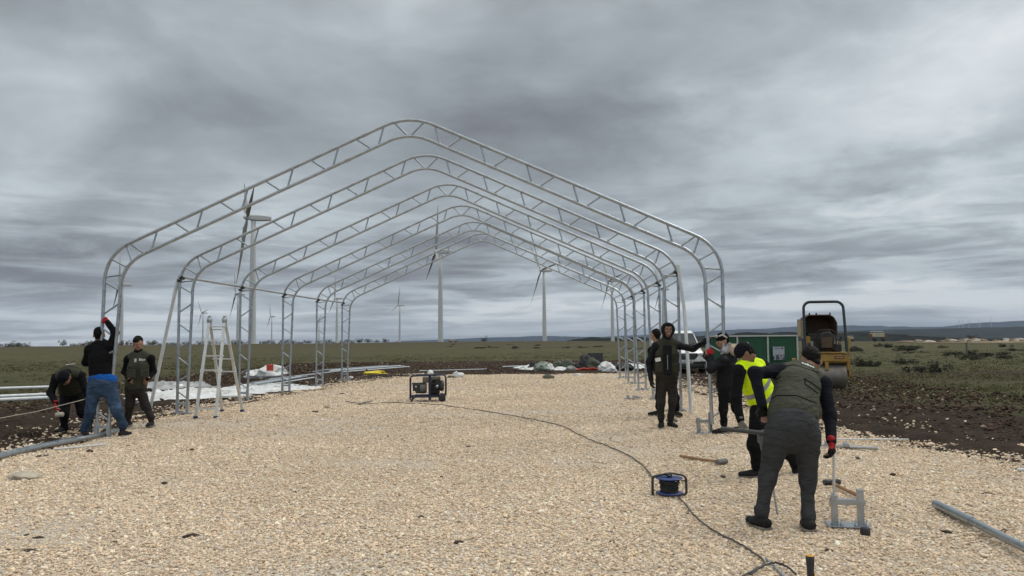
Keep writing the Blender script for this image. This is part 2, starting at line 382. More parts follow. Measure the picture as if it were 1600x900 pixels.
def build_soil():
    ys = np.concatenate([np.arange(-6, 8, .5), np.arange(8, 52, .16)])
    xl = np.interp(ys, [-6, 10, 19, 26, 37, 49, 52], [-15.5, -14.5, -13.2, -12.4, -12.2, -9.5, -7]) + vnoise(ys, ys * 0, .3, 3, 1) * .8
    xr = np.interp(ys, [-6, 10, 15, 21, 44, 52], [13, 12, 10.6, 10.2, 11.5, 10]) + vnoise(ys, ys * 0, .3, 3, 7) * .8
    def zf(X, Y, s):
        w = (xr - xl)[:, None]; ed = np.minimum(s * w, (1 - s) * w); ed = np.minimum(ed, 52 - Y + vnoise(X, Y, .3, 2, 3) * 2)
        e = np.clip(ed / 4, 0, 1); e = e * e * (3 - 2 * e)
        gxl, gxr = gedge(Y); inside = sstep(-.1, .5, np.minimum(np.minimum(X - gxl, gxr - X), 31.6 - Y))
        Z = gz(X, Y) - .09 + .1 * e + (.035 * vnoise(X, Y, 1.1, 2, 5) + .05 * vnoise(X, Y, 3.6, 3, 2)) * (1 - inside) * np.clip(e + .1, 0, 1)
        ridge = np.exp(-((X - gxr - .8) / .45) ** 2) * .09 * sstep(8, 10, Y) * (1 - sstep(14, 24, Y)) * (.5 + vnoise(X, Y, 1.5, 2))
        return X, Y, Z + ridge - .1 * inside, e
    strip_mesh('bare_soil', ys, xl, xr, 170, zf, soil_material(), label='dark brown churned soil around the gravel pad')
build_soil()

GRAV = np.array([(.66, .56, .44), (.74, .66, .55), (.56, .45, .34), (.62, .49, .34), (.80, .74, .66), (.50, .42, .34), (.70, .57, .41), (.60, .55, .50), (.42, .33, .26), (.68, .52, .40)])
def gravel_material():
    m, t, b = principled('gravel bed'); p = world_pos(t)
    wv_ = t.noise(p, 9, 2, .5, out='Color'); av = t.new('ShaderNodeVectorMath', operation='MULTIPLY_ADD'); t.l.new(wv_, av.inputs[0]); av.inputs[1].default_value = (.03, .03, .03); t.l.new(p, av.inputs[2])
    v = t.new('ShaderNodeTexVoronoi'); t.l.new(av.outputs[0], v.inputs['Vector']); v.inputs['Scale'].default_value = 55
    s = t.new('ShaderNodeSeparateColor'); t.l.new(v.outputs['Color'], s.inputs[0])
    c = t.ramp(s.outputs[0], [(i / 9.01, tuple(x * 1.0 for x in GRAV[i])) for i in range(10)], 'CONSTANT')
    c = t.mix(t.mapr(v.outputs['Distance'], .5, .85, 0, .7), c, (.22, .17, .12))
    big = t.noise(p, .55, 5, .65); c = t.mix(t.mapr(big, .5, .75, 0, .35), c, (.50, .41, .31))
    t.put(b.inputs['Base Color'], c); b.inputs['Roughness'].default_value = .9; b.inputs['Specular IOR Level'].default_value = .2
    bn = t.new('ShaderNodeBump'); bn.inputs['Distance'].default_value = .02; bn.invert = True
    t.put(bn.inputs['Height'], v.outputs['Distance']); t.l.new(bn.outputs[0], b.inputs['Normal'])
    return m
def gravel_z(X, Y, inn=None):
    return gz(X, Y) + .022 * vnoise(X, Y, .9, 3, 8) + .012 * vnoise(X, Y, 2.6, 2, 4)
def build_gravel():
    ys = np.concatenate([np.arange(-6, 4, .5), np.arange(4, 31.7, .14)]); xl, xr = gedge(ys)
    def zf(X, Y, s):
        w = (xr - xl)[:, None]; ed = np.minimum(s * w, (1 - s) * w); ed = np.minimum(ed, 31.8 - Y)
        Y2 = Y + vnoise(X, Y * 0, .8, 3, 5) * .5 * sstep(28, 31, Y)
        return X, Y2, gravel_z(X, Y) - .07 * (1 - sstep(0, .35, ed)), np.clip(ed, 0, 1)
    strip_mesh('gravel_pad', ys, xl, xr, 100, zf, gravel_material(), label='pale crushed limestone pad under the frame')
build_gravel()

def stone_meshes():
    bm = bmesh.new(); bmesh.ops.create_icosphere(bm, subdivisions=1, radius=1); V = np.array([v.co[:] for v in bm.verts]); Fc = np.array([[v.index for v in f.verts] for f in bm.faces]); bm.free()
    return V, Fc
def scatter_stones(name, pts, size, colors, m, label, flat=.62, jit=.3):
    V, Fc = stone_meshes(); n = len(pts)
    out = np.empty((n, len(V), 3), np.float32)
    variants = np.stack([V * (1 + jit * RNG.uniform(-1, 1, V.shape)) for _ in range(24)])
    out[:] = variants[RNG.integers(0, 24, n)]
    out *= np.stack([RNG.uniform(.75, 1.45, n), RNG.uniform(.6, 1.0, n), RNG.uniform(flat - .2, flat + .15, n)], -1)[:, None, :]
    th = RNG.uniform(-.5, .5, n); ph = RNG.uniform(0, 6.283, n)
    c, s = np.cos(th)[:, None], np.sin(th)[:, None]; x, y, z = out[..., 0], out[..., 1], out[..., 2]
    x, z = x * c - z * s, x * s + z * c
    c, s = np.cos(ph)[:, None], np.sin(ph)[:, None]; x, y = x * c - y * s, x * s + y * c
    P_ = np.stack([x, y, z], -1) * size[:, None, None] + pts[:, None, :]
    faces = (Fc[None] + (np.arange(n) * len(V))[:, None, None]).reshape(-1, 3)
    o = np_mesh(name, P_.reshape(-1, 3), faces, m, False)
    attr_col(o, 'tone', np.repeat(colors, len(V), 0)); return tag(o, label, kind='stuff')
def tone_material(name, rough=.85, bump=True):
    m, t, b = principled(name); a = t.new('ShaderNodeAttribute', attribute_name='tone'); p = world_pos(t)
    n = t.noise(p, 90, 4, .6); c = t.mix(1.0, a.outputs['Color'], t.ramp(n, [(.3, (.72, .70, .68)), (.65, (1.08, 1.06, 1.04))]), 'MULTIPLY')
    t.put(b.inputs['Base Color'], c); b.inputs['Roughness'].default_value = rough; b.inputs['Specular IOR Level'].default_value = .25
    return m
def build_stones():
    T = []; Sz = []
    for y0, y1, dens, sz in ((3.9, 6.5, 2300, .0128), (6.5, 9.5, 1850, .0135), (9.5, 14, 1250, .0145), (14, 20, 800, .0168), (20, 31.8, 430, .020)):
        ar = (y1 - y0) * 13; n = int(ar * dens)
        y = RNG.uniform(y0, y1, n); x = RNG.uniform(-8, 7, n)
        n_keep = np.abs(x) < y * .68 + 1.2; x, y = x[n_keep], y[n_keep]
        a, b = gedge(y); ok = (x > a - .1 + RNG.normal(0, .16, len(x))) & (x < b + .1 + RNG.normal(0, .16, len(x)))
        ok &= RNG.random(len(x)) > .75 * sstep(.05, .5, vnoise(x, y * 1.6, .55, 4, 12)) + .12
        x, y = x[ok], y[ok]; s = sz * np.exp(RNG.normal(-.05, .25, len(x)))
        T.append(np.stack([x, y, gravel_z(x, y) + s * RNG.uniform(-.1, .45, len(x))], -1)); Sz.append(s)
    # spill along the edges, thinning out into the soil
    n = 9000; y = RNG.uniform(6, 33, n); side = RNG.random(n) < .5; a, b = gedge(y); off = RNG.exponential(.42, n)
    x = np.where(side, a - off, b + off); s = .02 * np.exp(RNG.normal(0, .3, n)); T.append(np.stack([x, y, gz(x, y) + .02], -1)); Sz.append(s)
    P_ = np.concatenate(T); s = np.concatenate(Sz); n = len(P_)
    c = GRAV[RNG.integers(0, 10, n)] * RNG.uniform(.66, 1.14, n)[:, None]
    # worn, dustier patches and dark damp ones
    k = vnoise(P_[:, 0], P_[:, 1], .5, 3, 2); c *= (1 + .14 * k + .10 * vnoise(P_[:, 0] * .6, P_[:, 1] * 1.6, .45, 3, 31))[:, None]
    dk = RNG.random(n) < .012; c[dk] *= .45
    scatter_stones('gravel_stones', P_, s, np.clip((c * .66 + .14 * c.mean(1)[:, None] + .20 * GRAV.mean(0)) * (1.22, 1.16, 1.07), 0, .92), tone_material('crushed limestone'), 'loose crushed limestone pieces in cream and grey')
    # clods in the soil
    n = 60000; y = 8 + 42 * RNG.random(n) ** 1.4 ; x = RNG.uniform(-14, 12, n); a, b = gedge(y)
    ok = ((x < a - .1) | (x > b + .1) | (y > 31.8)) & (np.abs(x) < y * .7 + 1); x, y = x[ok], y[ok]; n = len(x)
    s = .016 * np.exp(RNG.normal(0, .5, n)) * (1 + y / 60)
    c = np.array([(.055, .036, .026)]) * RNG.uniform(.35, 1.9, n)[:, None]; pale = RNG.random(n) < .035; c[pale] = (.35, .29, .22)
    scatter_stones('soil_clods', np.stack([x, y, gz(x, y) + .01], -1), s, c, tone_material('earth crumbs', .97), 'crumbly earth clods and stones in the brown soil')
build_stones()
def build_grass():
    n = 30000; y = 17 * (90 / 17) ** RNG.random(n); x = RNG.uniform(-1, 1, n) * (y * .7 + 2)
    ok = (x < -12.2 + vnoise(x, y, .4) * 1.5) | (x > 9.7 + vnoise(x, y, .4) * 2) | (y > 49 + vnoise(x, y, .3) * 4)
    ok &= (vnoise(x, y, .35, 3, 6) > RNG.uniform(-.5, .3, n)) & (RNG.random(n) > sstep(30, 90, y)); x, y = x[ok], y[ok]; n = len(x)
    k = 4; z = gz(x, y) - .03; h = RNG.uniform(.02, .06, n); V = np.empty((n, k, 3, 3), np.float32)
    for j in range(k):
        a = RNG.uniform(0, 6.28, n); ox = RNG.normal(0, .05, n) * (1 + y / 40); oy = RNG.normal(0, .05, n); w_ = .012 * (1 + y / 22)
        lx = np.cos(a) * h * .6; ly = np.sin(a) * h * .6
        V[:, j, 0] = np.stack([x + ox - w_, y + oy, z], -1); V[:, j, 1] = np.stack([x + ox + w_, y + oy, z], -1); V[:, j, 2] = np.stack([x + ox + lx, y + oy + ly, z + h * 1.1], -1)
    o = np_mesh('grass', V.reshape(-1, 3), np.arange(n * k * 3).reshape(-1, 3), tone_material('grass blades', .9))
    base = np.array([(.125, .130, .062), (.16, .15, .078), (.19, .17, .10), (.105, .112, .052)])[RNG.integers(0, 4, n)] * RNG.uniform(.7, 1.2, n)[:, None]
    attr_col(o, 'tone', np.repeat(base, k * 3, 0)); tag(o, 'short rough grass tufts across the field', kind='stuff')
build_grass()

# ------------------------------------------------------------------ distant hills
def hill(name, dist, pts, base, depth, col, label, rough=0.0, seed=1):
    us = np.arange(pts[0][0], pts[-1][0], 3.0); vt = np.interp(us, [p[0] for p in pts], [p[1] for p in pts])
    px = dist / F; vt = vt + vnoise(us, us * 0, .03, 3, seed) * 1.0 + vnoise(us, us * 0, .25, 2, seed + 3) * rough
    tops = np.array([P(u, v, dist)[:] for u, v in zip(us, vt)])
    prof = [(-1, 0), (-.75, .22), (-.5, .5), (-.25, .82), (-.1, .96), (0, 1), (.2, .8), (.6, .3), (1, 0)]
    V = []
    for k, (o_, hgt) in enumerate(prof):
        q = tops.copy(); q[:, 1] += o_ * depth + vnoise(us, us * 0 + k, .05, 2, k) * depth * .08
        q[:, 2] = base + (tops[:, 2] - base) * np.clip(hgt + vnoise(us, us * 0 + k * 3.1, .08, 3, k) * .05 * (0 < k < 5), 0, 1); V.append(q)
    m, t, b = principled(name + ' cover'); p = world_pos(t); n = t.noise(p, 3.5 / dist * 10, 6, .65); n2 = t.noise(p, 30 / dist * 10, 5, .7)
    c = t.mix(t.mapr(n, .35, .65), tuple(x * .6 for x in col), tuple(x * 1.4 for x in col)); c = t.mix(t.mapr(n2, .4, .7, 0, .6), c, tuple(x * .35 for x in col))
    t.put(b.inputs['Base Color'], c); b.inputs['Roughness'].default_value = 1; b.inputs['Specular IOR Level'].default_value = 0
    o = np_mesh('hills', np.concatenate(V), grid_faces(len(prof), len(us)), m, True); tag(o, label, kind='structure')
hill('near ridge', 1500, [(860, 540), (895, 531), (925, 526.5), (960, 527.5), (1010, 528), (1060, 526), (1120, 525), (1160, 519), (1200, 520.5), (1225, 518.5), (1290, 520.5), (1350, 519), (1390, 521), (1420, 524.5), (1480, 527.5), (1530, 529), (1600, 530), (1700, 536)], -30, 300, (.020, .023, .021), 'dark wooded ridge beyond the field', .9, 1)
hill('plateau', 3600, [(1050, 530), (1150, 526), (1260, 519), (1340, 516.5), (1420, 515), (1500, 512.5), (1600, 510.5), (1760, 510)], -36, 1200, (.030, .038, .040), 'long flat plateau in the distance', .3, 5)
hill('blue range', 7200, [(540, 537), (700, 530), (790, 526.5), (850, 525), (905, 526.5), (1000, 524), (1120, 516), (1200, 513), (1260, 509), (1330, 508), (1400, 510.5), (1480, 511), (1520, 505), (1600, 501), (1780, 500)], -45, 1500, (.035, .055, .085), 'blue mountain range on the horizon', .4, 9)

# ------------------------------------------------------------------ vegetation
leafm = mat('dark scrub leaves', (.042, .046, .026), .85, 0, .5, 3)
twigm = mat('scrub twigs', (.06, .045, .032), .9, 0, .3, 5)
def leaf_clump(rx, ry, rz, n, size, seed, clumps=9, low=.15):
    r = np.random.default_rng(seed); cc = r.normal(0, .42, (clumps, 3)); cc[:, 2] = np.abs(cc[:, 2]) * .9 + low; cr = r.uniform(.22, .42, clumps)
    k = r.integers(0, clumps, n); d = r.normal(0, 1, (n, 3)); d /= np.linalg.norm(d, axis=1)[:, None]
    p = cc[k] + d * cr[k][:, None] * r.uniform(.4, 1.05, n)[:, None] ** .5; p *= (rx, ry, rz); p[:, 2] = np.maximum(p[:, 2], .01)
    a = r.normal(0, 1, (n, 3)); a /= np.linalg.norm(a, axis=1)[:, None]; b_ = np.cross(a, r.normal(0, 1, (n, 3))); b_ /= np.linalg.norm(b_, axis=1)[:, None]
    s = size * r.uniform(.5, 1.3, n)[:, None]
    V = np.stack([p - a * s, p + b_ * s * .5, p + a * s, p - b_ * s * .5], 1)
    return V.reshape(-1, 3), np.arange(n * 4).reshape(-1, 4)
def shrub_proto(name, rx, ry, rz, n, size, seed):
    t = thing(name, (0, 0, 0), '-', 'shrub'); V, Fc = leaf_clump(rx, ry, rz, n, size, seed); np_mesh('foliage', V, Fc, leafm, False, t)
    b = MB(); r = random.Random(seed)
    for _ in range(7):
        q = Vector((r.uniform(-.6, .6) * rx, r.uniform(-.6, .6) * ry, r.uniform(.5, 1) * rz)); b.tube([(q.x * .15, q.y * .15, 0), q * .55, q], [.02 * rz + .006, .012 * rz + .004, .004], 5)
    b.build('stem', twigm, t); return t
def tree_proto(name, H, W_, n, seed):
    t = thing(name, (0, 0, 0), '-', 'tree'); r = random.Random(seed); b = MB(); b.tube([(0, 0, 0), (.05 * W_, 0, H * .3), (0, .05 * W_, H * .6)], [.05 * H, .035 * H, .02 * H], 7)
    for k in range(7):
        a = r.uniform(0, 6.3); b.tube([(0, 0, H * r.uniform(.2, .5)), (math.cos(a) * W_ * .3, math.sin(a) * W_ * .3, H * .62), (math.cos(a) * W_ * .6, math.sin(a) * W_ * .6, H * r.uniform(.75, .95))], [.02 * H, .013 * H, .006 * H], 5)
    b.build('trunk', twigm, t); V, Fc = leaf_clump(W_, W_, H * .8, n, H * .055, seed, 11, .0); V[:, 2] += H * .1; np_mesh('crown', V, Fc, leafm, False, t); return t
def place(proto, loc, scale, rz, label, group=None, first=[None], cat=None):
    o = proto if not proto.get('_used') else copy_tree(proto)
    proto['_used'] = 1; o['label'] = label; o.location = loc; o.scale = (scale, scale, scale) if not isinstance(scale, tuple) else scale; o.rotation_euler = (0, 0, rz)
    if group: o['group'] = group
    elif 'group' in o: del o['group']
    return o
bush = [shrub_proto('shrub', .62, .62, .5, 1100, .05, s) for s in (3, 8)]
G1 = 'low dark shrubs dotted over the right-hand field'
for k, (u, v, s, lab) in enumerate([(1346, 572, (.9, .8, .75), 'dark bristly shrub just right of the yellow roller'), (1411, 568, (1.35, .9, .55), 'wide low cushion shrub in the middle of the right field'),
        (1457, 582, (1.0, .9, .75), 'loose twiggy shrub beside the dirt track'), (1363, 572, (.7, .7, .55), 'small dark shrub touching its bristly neighbour near the roller')]):
    place(bush[k % 2], gp(u, v), s, k * 1.3, lab)
r_ = random.Random(5)
for k in range(30):
    u = r_.uniform(1325, 1640); v = 541 + 24 * r_.random() ** 1.6
    if u < 1480 and v > 556: continue
    p = gp(u, v); s = r_.uniform(.5, 1.15) * (p.y / 60) ** .35
    place(bush[k % 2], p, (s * r_.uniform(1, 1.9), s, s * r_.uniform(.5, .8)), r_.uniform(0, 6), 'low dark shrub among many in the green field', G1)
for k in range(14):
    u = r_.uniform(700, 1000); v = r_.uniform(537, 546); p = gp(u, v); s = r_.uniform(.5, .9)
    place(bush[k % 2], p, (s * 2, s, s * .6), r_.uniform(0, 6), 'small brown shrub on the heath behind the frame', 'small shrubs on the heath behind the frame')
trees = [tree_proto('tree', 3.4, 2.4, 700, 21), tree_proto('tree', 2.6, 2.8, 700, 34), tree_proto('tree', 3.8, 2.2, 700, 55)]
def far_pt(u, d):
    r = ray(u, 535); k = d / math.hypot(r.x, r.y); x, y = r.x * k, r.y * k; return Vector((x, y, float(gz(x, y))))
G2 = 'scrubby trees lining the horizon on the left'
us = [2, 8, 14, 20, 24, 29, 35, 41, 46] + [112, 117, 122, 127, 131, 140, 148, 163, 170, 178, 187, 200, 209, 219, 233, 240, 246, 255, 262, 270, 279, 286, 294, 301, 312, 322, 331, 343, 352, 366, 379, 391, 409, 417, 428, 437, 446, 452, 459, 468, 474, 483, 497, 507, 514, 521, 530, 537, 545, 552, 561, 574, 590, 601]
for k, u in enumerate(us):
    s = r_.uniform(.55, 1.0) * (1.25 if u in (24, 29, 131, 240, 366, 590) else .95)
    place(trees[k % 3], far_pt(u + r_.uniform(-2, 2), r_.uniform(425, 490)), (s * r_.uniform(.9, 1.7), s, s * r_.uniform(.8, 1.1)), r_.uniform(0, 6), 'small dark tree in the scrub line along the left horizon', G2)
place(trees[0], far_pt(98, 412), (.75, .75, 1.0), .3, 'lone small tree standing apart on the far left horizon')
place(trees[1], far_pt(756, 470), (1.1, 1.1, 1.25), 1.3, 'lone round tree on the horizon seen under the frame')
place(trees[2], far_pt(1518, 182), (.7, .7, .42), 1.3, 'dark squat tree on the field edge at the right')

# ------------------------------------------------------------------ the steel frame: six lattice arches
YAW = R(-1.938); AX, AY, SP = -2.100, 12.519, 3.025
DEV = [(.022, .006, -.13), (-.142, .007, 0), (-.051, -.012, 0), (-.009, -.019, 0), (.065, .017, 0), (.115, .002, .03)]
HW, ZC, ZA = 5.0, 3.0, 5.235; SL = math.atan2(ZA - ZC, HW); RF = .69; RA = 1.0
def fillet(pts, rads, seg=12):
    out = [Vector(pts[0])]
    for i in range(1, len(pts) - 1):
        a, b, c = Vector(pts[i - 1]), Vector(pts[i]), Vector(pts[i + 1]); r = rads[i - 1]
        u = (a - b).normalized(); v = (c - b).normalized(); ang = u.angle(v); t = r / math.tan(ang / 2)
        p0, p1 = b + u * t, b + v * t; cen = b + (u + v).normalized() * (r / math.sin(ang / 2))
        A, B = p0 - cen, p1 - cen; th = A.angle(B)
        for k in range(seg + 1):
            f = k / seg; out.append(cen + (A * math.sin((1 - f) * th) + B * math.sin(f * th)) / math.sin(th))
    out.append(Vector(pts[-1])); return out
def arch(name, i, label, sl=0.0, sr=0.0, right_foot=True):
    dx_, dy_, dz_ = DEV[i]; ox, oy = AX + dx_, AY + SP * i + dy_
    c, s_ = math.cos(YAW), math.sin(YAW); X, Y = ox * c - oy * s_, ox * s_ + oy * c
    t = thing(name, (X, Y, dz_), label, 'arch frame', 'lattice steel arches of the tent frame', YAW)
    zb = .2
    off = .262; n_in = Vector((math.sin(SL), 0, -math.cos(SL)))
    def warp(p):
        k = 1 - sstep(.2, 2.6, p.z) if True else 0
        k = float(k); return Vector((p.x + (sl if p.x < 0 else sr) * k, p.y, p.z))
    outer = fillet([(-HW, 0, zb), (-HW, 0, ZC), (0, 0, ZA), (HW, 0, ZC), (HW, 0, zb)], [RF, RA, RF])
    xi = HW - .27; zci = ZC - .262 / math.cos(SL) + .27 * math.tan(SL); zai = ZA - off / math.cos(SL)
    inner = fillet([(-HW + .20, 0, zb), (-xi, 0, 2.3), (-xi, 0, zci), (0, 0, zai), (xi, 0, zci), (xi, 0, 2.3), (HW - .20, 0, zb)], [3.0, RF * .9, RA * .8, RF * .9, 3.0])
    def dens(pl):
        q = []
        for a, b in zip(pl, pl[1:]):
            n = max(1, int((b - a).length / .35)); q += [a.lerp(b, k / n) for k in range(n)]
        return q + [pl[-1]]
    for nm, pl in (('outer_chord', outer), ('inner_chord', inner)):
        b = MB(); pl = [warp(p) for p in dens(pl)]; b.tube(pl, .0275, 12)
        for k in range(1, len(pl) - 1):           # slip joints at knee and apex shoulders
            if (pl[k - 1].z < 2.42 <= pl[k].z) or (pl[k - 1].z >= 2.42 > pl[k].z) or (pl[k - 1].x < -1.05 <= pl[k].x) or (pl[k - 1].x < 1.05 <= pl[k].x):
                d = (pl[k] - pl[k - 1]).normalized(); b.tube([pl[k] - d * .05, pl[k] + d * .05], .032, 12); b.tube([pl[k] - Vector((0, .05, 0)), pl[k] + Vector((0, .05, 0))], .007, 6)
        b.build(nm, galv, t)
    def o_at(x): return Vector((x, 0, ZA - abs(x) * math.tan(SL)))
    def i_at(x): return Vector((x, 0, zai - abs(x) * math.tan(SL)))
    seg = []
    for k in range(6):
        x = -HW + .40 + .745 * k
        seg.append((o_at(x), i_at(x + .26)))
        if x + .46 < -.35: seg.append((o_at(x + .46), i_at(x + .37)))
    seg.append((o_at(-.24) - Vector((0, 0, .03)), Vector((-.03, 0, zai - .06))))
    # knee fan
    A = lambda z: Vector((-HW, 0, z)); B = lambda z: Vector((-xi - .07 * max(0, min(1, (2.3 - z) / 2.1)), 0, z))
    seg += [(Vector((-4.64, 0, 3.14)), Vector((-4.55, 0, 2.88))), (Vector((-4.88, 0, 2.92)), Vector((-4.64, 0, 2.79))), (A(2.63), B(2.66)), (A(2.56), B(2.40)),
            (B(2.20), A(2.02)), (A(1.80), B(1.62)), (B(1.44), A(1.31)), (A(1.12), B(.95)), (B(.77), A(.64)), (A(.45), B(.30))]
    for sgn in (1, -1):
        for a, b_ in seg:
            a = warp(Vector((a.x * sgn, 0, a.z))); b_ = warp(Vector((b_.x * sgn, 0, b_.z)))
            b = MB(); b.tube([a, b_], .0155, 7); d = (b_ - a).normalized()
            b.lathe(a + d * .005, d, [(0, .022), (.03, .013)], 7); b.lathe(b_ - d * .035, d, [(0, .013), (.03, .022)], 7); b.build('brace', galv, t)
    for sgn in (-1, 1):
        if sgn == 1 and not right_foot: continue
        base_frame(t, sgn * HW + (sl if sgn < 0 else sr), -sgn)
    return t
def base_frame(parent, x0, s):
    b = MB(); w_ = .20
    for q in (0, w_): b.box((x0 + s * q, 0, .14), (.055, .055, .28), bev=.004)
    b.box((x0 + s * w_ / 2, 0, .205), (w_ - .06, .05, .05), bev=.003)
    b.build('base_frame', galv_dull, parent)
    b = MB(); b.box((x0 + s * w_ / 2, 0, .02), (w_ + .18, .2, .012), bev=.003); b.box((x0 + s * w_ / 2, -.05, .045), (.1, .012, .04))
    for q in (-.05, w_ + .05): b.lathe((x0 + s * q, -.04, .02), (0, 0, 1), [(0, .018), (.03, .018), (.03, 0)], 6)
    b.build('base_plate', galv_dull, parent)
arch('lattice_arch', 0, 'nearest and largest lattice arch, held upright by the workers', -.07, -.02, False)
arch('lattice_arch', 1, 'second lattice arch from the front, propped by the slanting poles')
arch('lattice_arch', 2, 'third lattice arch from the front, its left leg right of the ladder')
arch('lattice_arch', 3, 'fourth lattice arch from the front of the frame')
arch('lattice_arch', 4, 'fifth lattice arch, second to last at the far end')
arch('lattice_arch', 5, 'farthest and smallest lattice arch at the back of the frame')
def arch_pt(i, x, z, y=0.0):
    dx_, dy_, dz_ = DEV[i]; ox, oy = AX + dx_ + x, AY + SP * i + dy_ + y; c, s_ = math.cos(YAW), math.sin(YAW); return Vector((ox * c - oy * s_, ox * s_ + oy * c, z + dz_))
def rod(name, pts, r, m, label, cat, n=10, group=None, flat=None, extra=None):
    t = MB(); pts = [Vector(p) for p in pts]; o = pts[0].copy()
    t.tube([p - o for p in pts], r, n, flat=flat)
    ob = t.build(name, m); ob.location = o; return tag(ob, label, cat, group)
# purlins with their clamps
for sgn, lab in ((-1, 'long horizontal pipe tying the left knees of the rear arches together'), (1, 'dark horizontal pipe tying the right knees of the rear arches together')):
    a = arch_pt(1, sgn * (HW - .03), 2.74, -.1); t = thing('purlin', a, lab, 'pipe'); b = MB()
    pts = [arch_pt(k, sgn * (HW - .03), 2.74) - a for k in range(1, 6)]; pts[0] = Vector((0, 0, 0)); b.tube(pts, .026, 10); b.build('pipe', galv_dull, t)
    for k in (1, 2, 3, 4, 5):
        b = MB(); q = arch_pt(k, sgn * HW, 2.72) - a; b.tube([q - Vector((.05 * sgn, .06, 0)), q + Vector((-.05 * sgn, .06, .0))], .04, 8); b.box(q + Vector((0, 0, -.06)), (.07, .09, .05), bev=.01); b.build('clamp', black_pl, t)
# slanting props
pale_pipe = mat('pale painted pipe', (.55, .57, .58), .4, .2, .1, 5)
g = gp(233, 646); rod('prop_pole', [arch_pt(1, -HW - .03, 2.72), g], .034, pale_pipe, 'pale slanting pole running from the second arch down to the white sheeting', 'pole')
g = gp(1080, 646); rod('prop_pole', [arch_pt(1, HW - .02, 2.85, -.12), arch_pt(1, HW, 2.0, -.1) + Vector((.09, 0, 0)), g], .034, pale_pipe, 'slanting pole between the hooded man and the white van', 'pole')
# loose base brackets
def bracket(loc, label, rz=0, tall=.0):
    t = thing('base_bracket', loc, label, 'bracket', rz=rz); t.scale = (.9, .9, .9); b = MB()
    b.box((-.11, 0, .14), (.055, .055, .26), bev=.004); b.box((.11, .0, .16 + tall / 2), (.055, .055, .30 + tall), bev=.004); b.box((0, 0, .215), (.30, .058, .05), bev=.003); b.build('frame', galv, t)
    b = MB(); b.box((0, 0, .012), (.36, .22, .012), bev=.003); b.build('plate', galv, t)
    for x in (-.06, .06, .15): b = MB(); b.lathe((x, -.06, .015), (0, 0, 1), [(0, .017), (.025, .017), (.025, .008), (.06, .008), (.06, 0)], 6); b.build('bolt', galv_dull, t)
    return t
bracket(gp(1101, 677, .0), 'small steel bracket on the gravel at the foot of the nearest arch', R(8), .06)
bracket(gp(1325, 822, 0), 'steel base bracket with upright post beside the stooping man', R(-14), .02)
# flat brackets and scrap near the hooded man
for (u, v, l_, rz, lab) in ((990, 624, .45, .4, 'loose galvanised bracket on the gravel left of the hooded man'), (1310, 700, .5, -.3, 'flat metal plate on the gravel behind the stooping man')):
    b = MB(); b.box((0, 0, .03), (l_, .09, .02), bev=.003); b.box((.1, .05, .05), (.06, .25, .04), bev=.003); b.box((-.15, 0, .06), (.05, .06, .08), bev=.003)
    o = b.build('steel_bracket', galv, loc=gp(u, v)); o.rotation_euler = (0, 0, rz); tag(o, lab, 'bracket')

# ------------------------------------------------------------------ wind turbines
blade_shaded = mat('shaded grey blade', (.27, .27, .26), .5, 0, .1, .2)  # blades are light grey; their backlit shade is put into this darker colour
def turbine_proto():
    t = thing('wind_turbine', (0, 0, 0), '-', 'wind turbine', 'wind turbines standing across the plateau')
    b = MB(); b.lathe((0, 0, -4), (0, 0, 1), [(0, 2.05), (4, 2.0), (30, 1.75), (55, 1.35), (69.4, 1.12), (69.4, 0)], 28); b.box((-1.6, -1.2, 1.4), (1.2, 1.4, 2.6)); b.build('tower', white_paint, t)
    b = MB(); rings = []
    for x, h, w_ in ((-2.3, 1.0, .9), (-1.8, 1.45, 1.3), (2.5, 1.6, 1.5), (6.5, 1.35, 1.4), (8.8, 1.05, 1.1), (9.1, .8, .8)):
        rings.append([Vector((x, w_ * cy, 67 + h * cz + .1)) for cy, cz in ((-1, -.7), (-.7, -1), (.7, -1), (1, -.7), (1, .7), (.7, 1), (-.7, 1), (-1, .7))])
    b.loft(rings, smooth=False); b.tube([(8.3, 0, 68.2), (8.3, 0, 70.4)], .07, 6); b.box((7.9, 0, 68.5), (1.6, .1, .1)); b.build('nacelle', white_paint, t)
    b = MB(); b.lathe((0, 0, 0), (-1, 0, 0), [(-.2, 1.0), (.6, 1.35), (1.6, 1.25), (2.4, .75), (2.75, .25), (2.8, 0)], 20); h = b.build('hub', white_paint, t); h.location = (-2.4, 0, 67)
    for k in range(3):
        b = MB(); rings = []; N = 14
        for i in range(N + 1):
            f = i / N; r = .9 + f * 34.5; ch = (1.0 + 1.4 * min(1, f / .16)) if f < .16 else 2.4 * (1 - f) ** .85 + .25; tk = max(.10, (1.0 - f * 3.2) * .9 if f < .2 else .32 * (1 - f) + .08)
            tw = R(28) * (1 - f) ** 1.5 + R(52); ring = []
            for a in range(10):
                an = 2 * math.pi * a / 10; y = math.cos(an) * ch * .5 + ch * (.18 if f > .1 else 0); x = math.sin(an) * tk * .5
                ring.append(Vector((x * math.cos(tw) - y * math.sin(tw) - .8 - f * f * 1.2, x * math.sin(tw) + y * math.cos(tw), r)))
            rings.append(ring)
        b.loft(rings); bl = b.build('blade', blade_shaded, h); bl.rotation_euler = (k * 2 * math.pi / 3, 0, 0)
    return t
TP = turbine_proto()
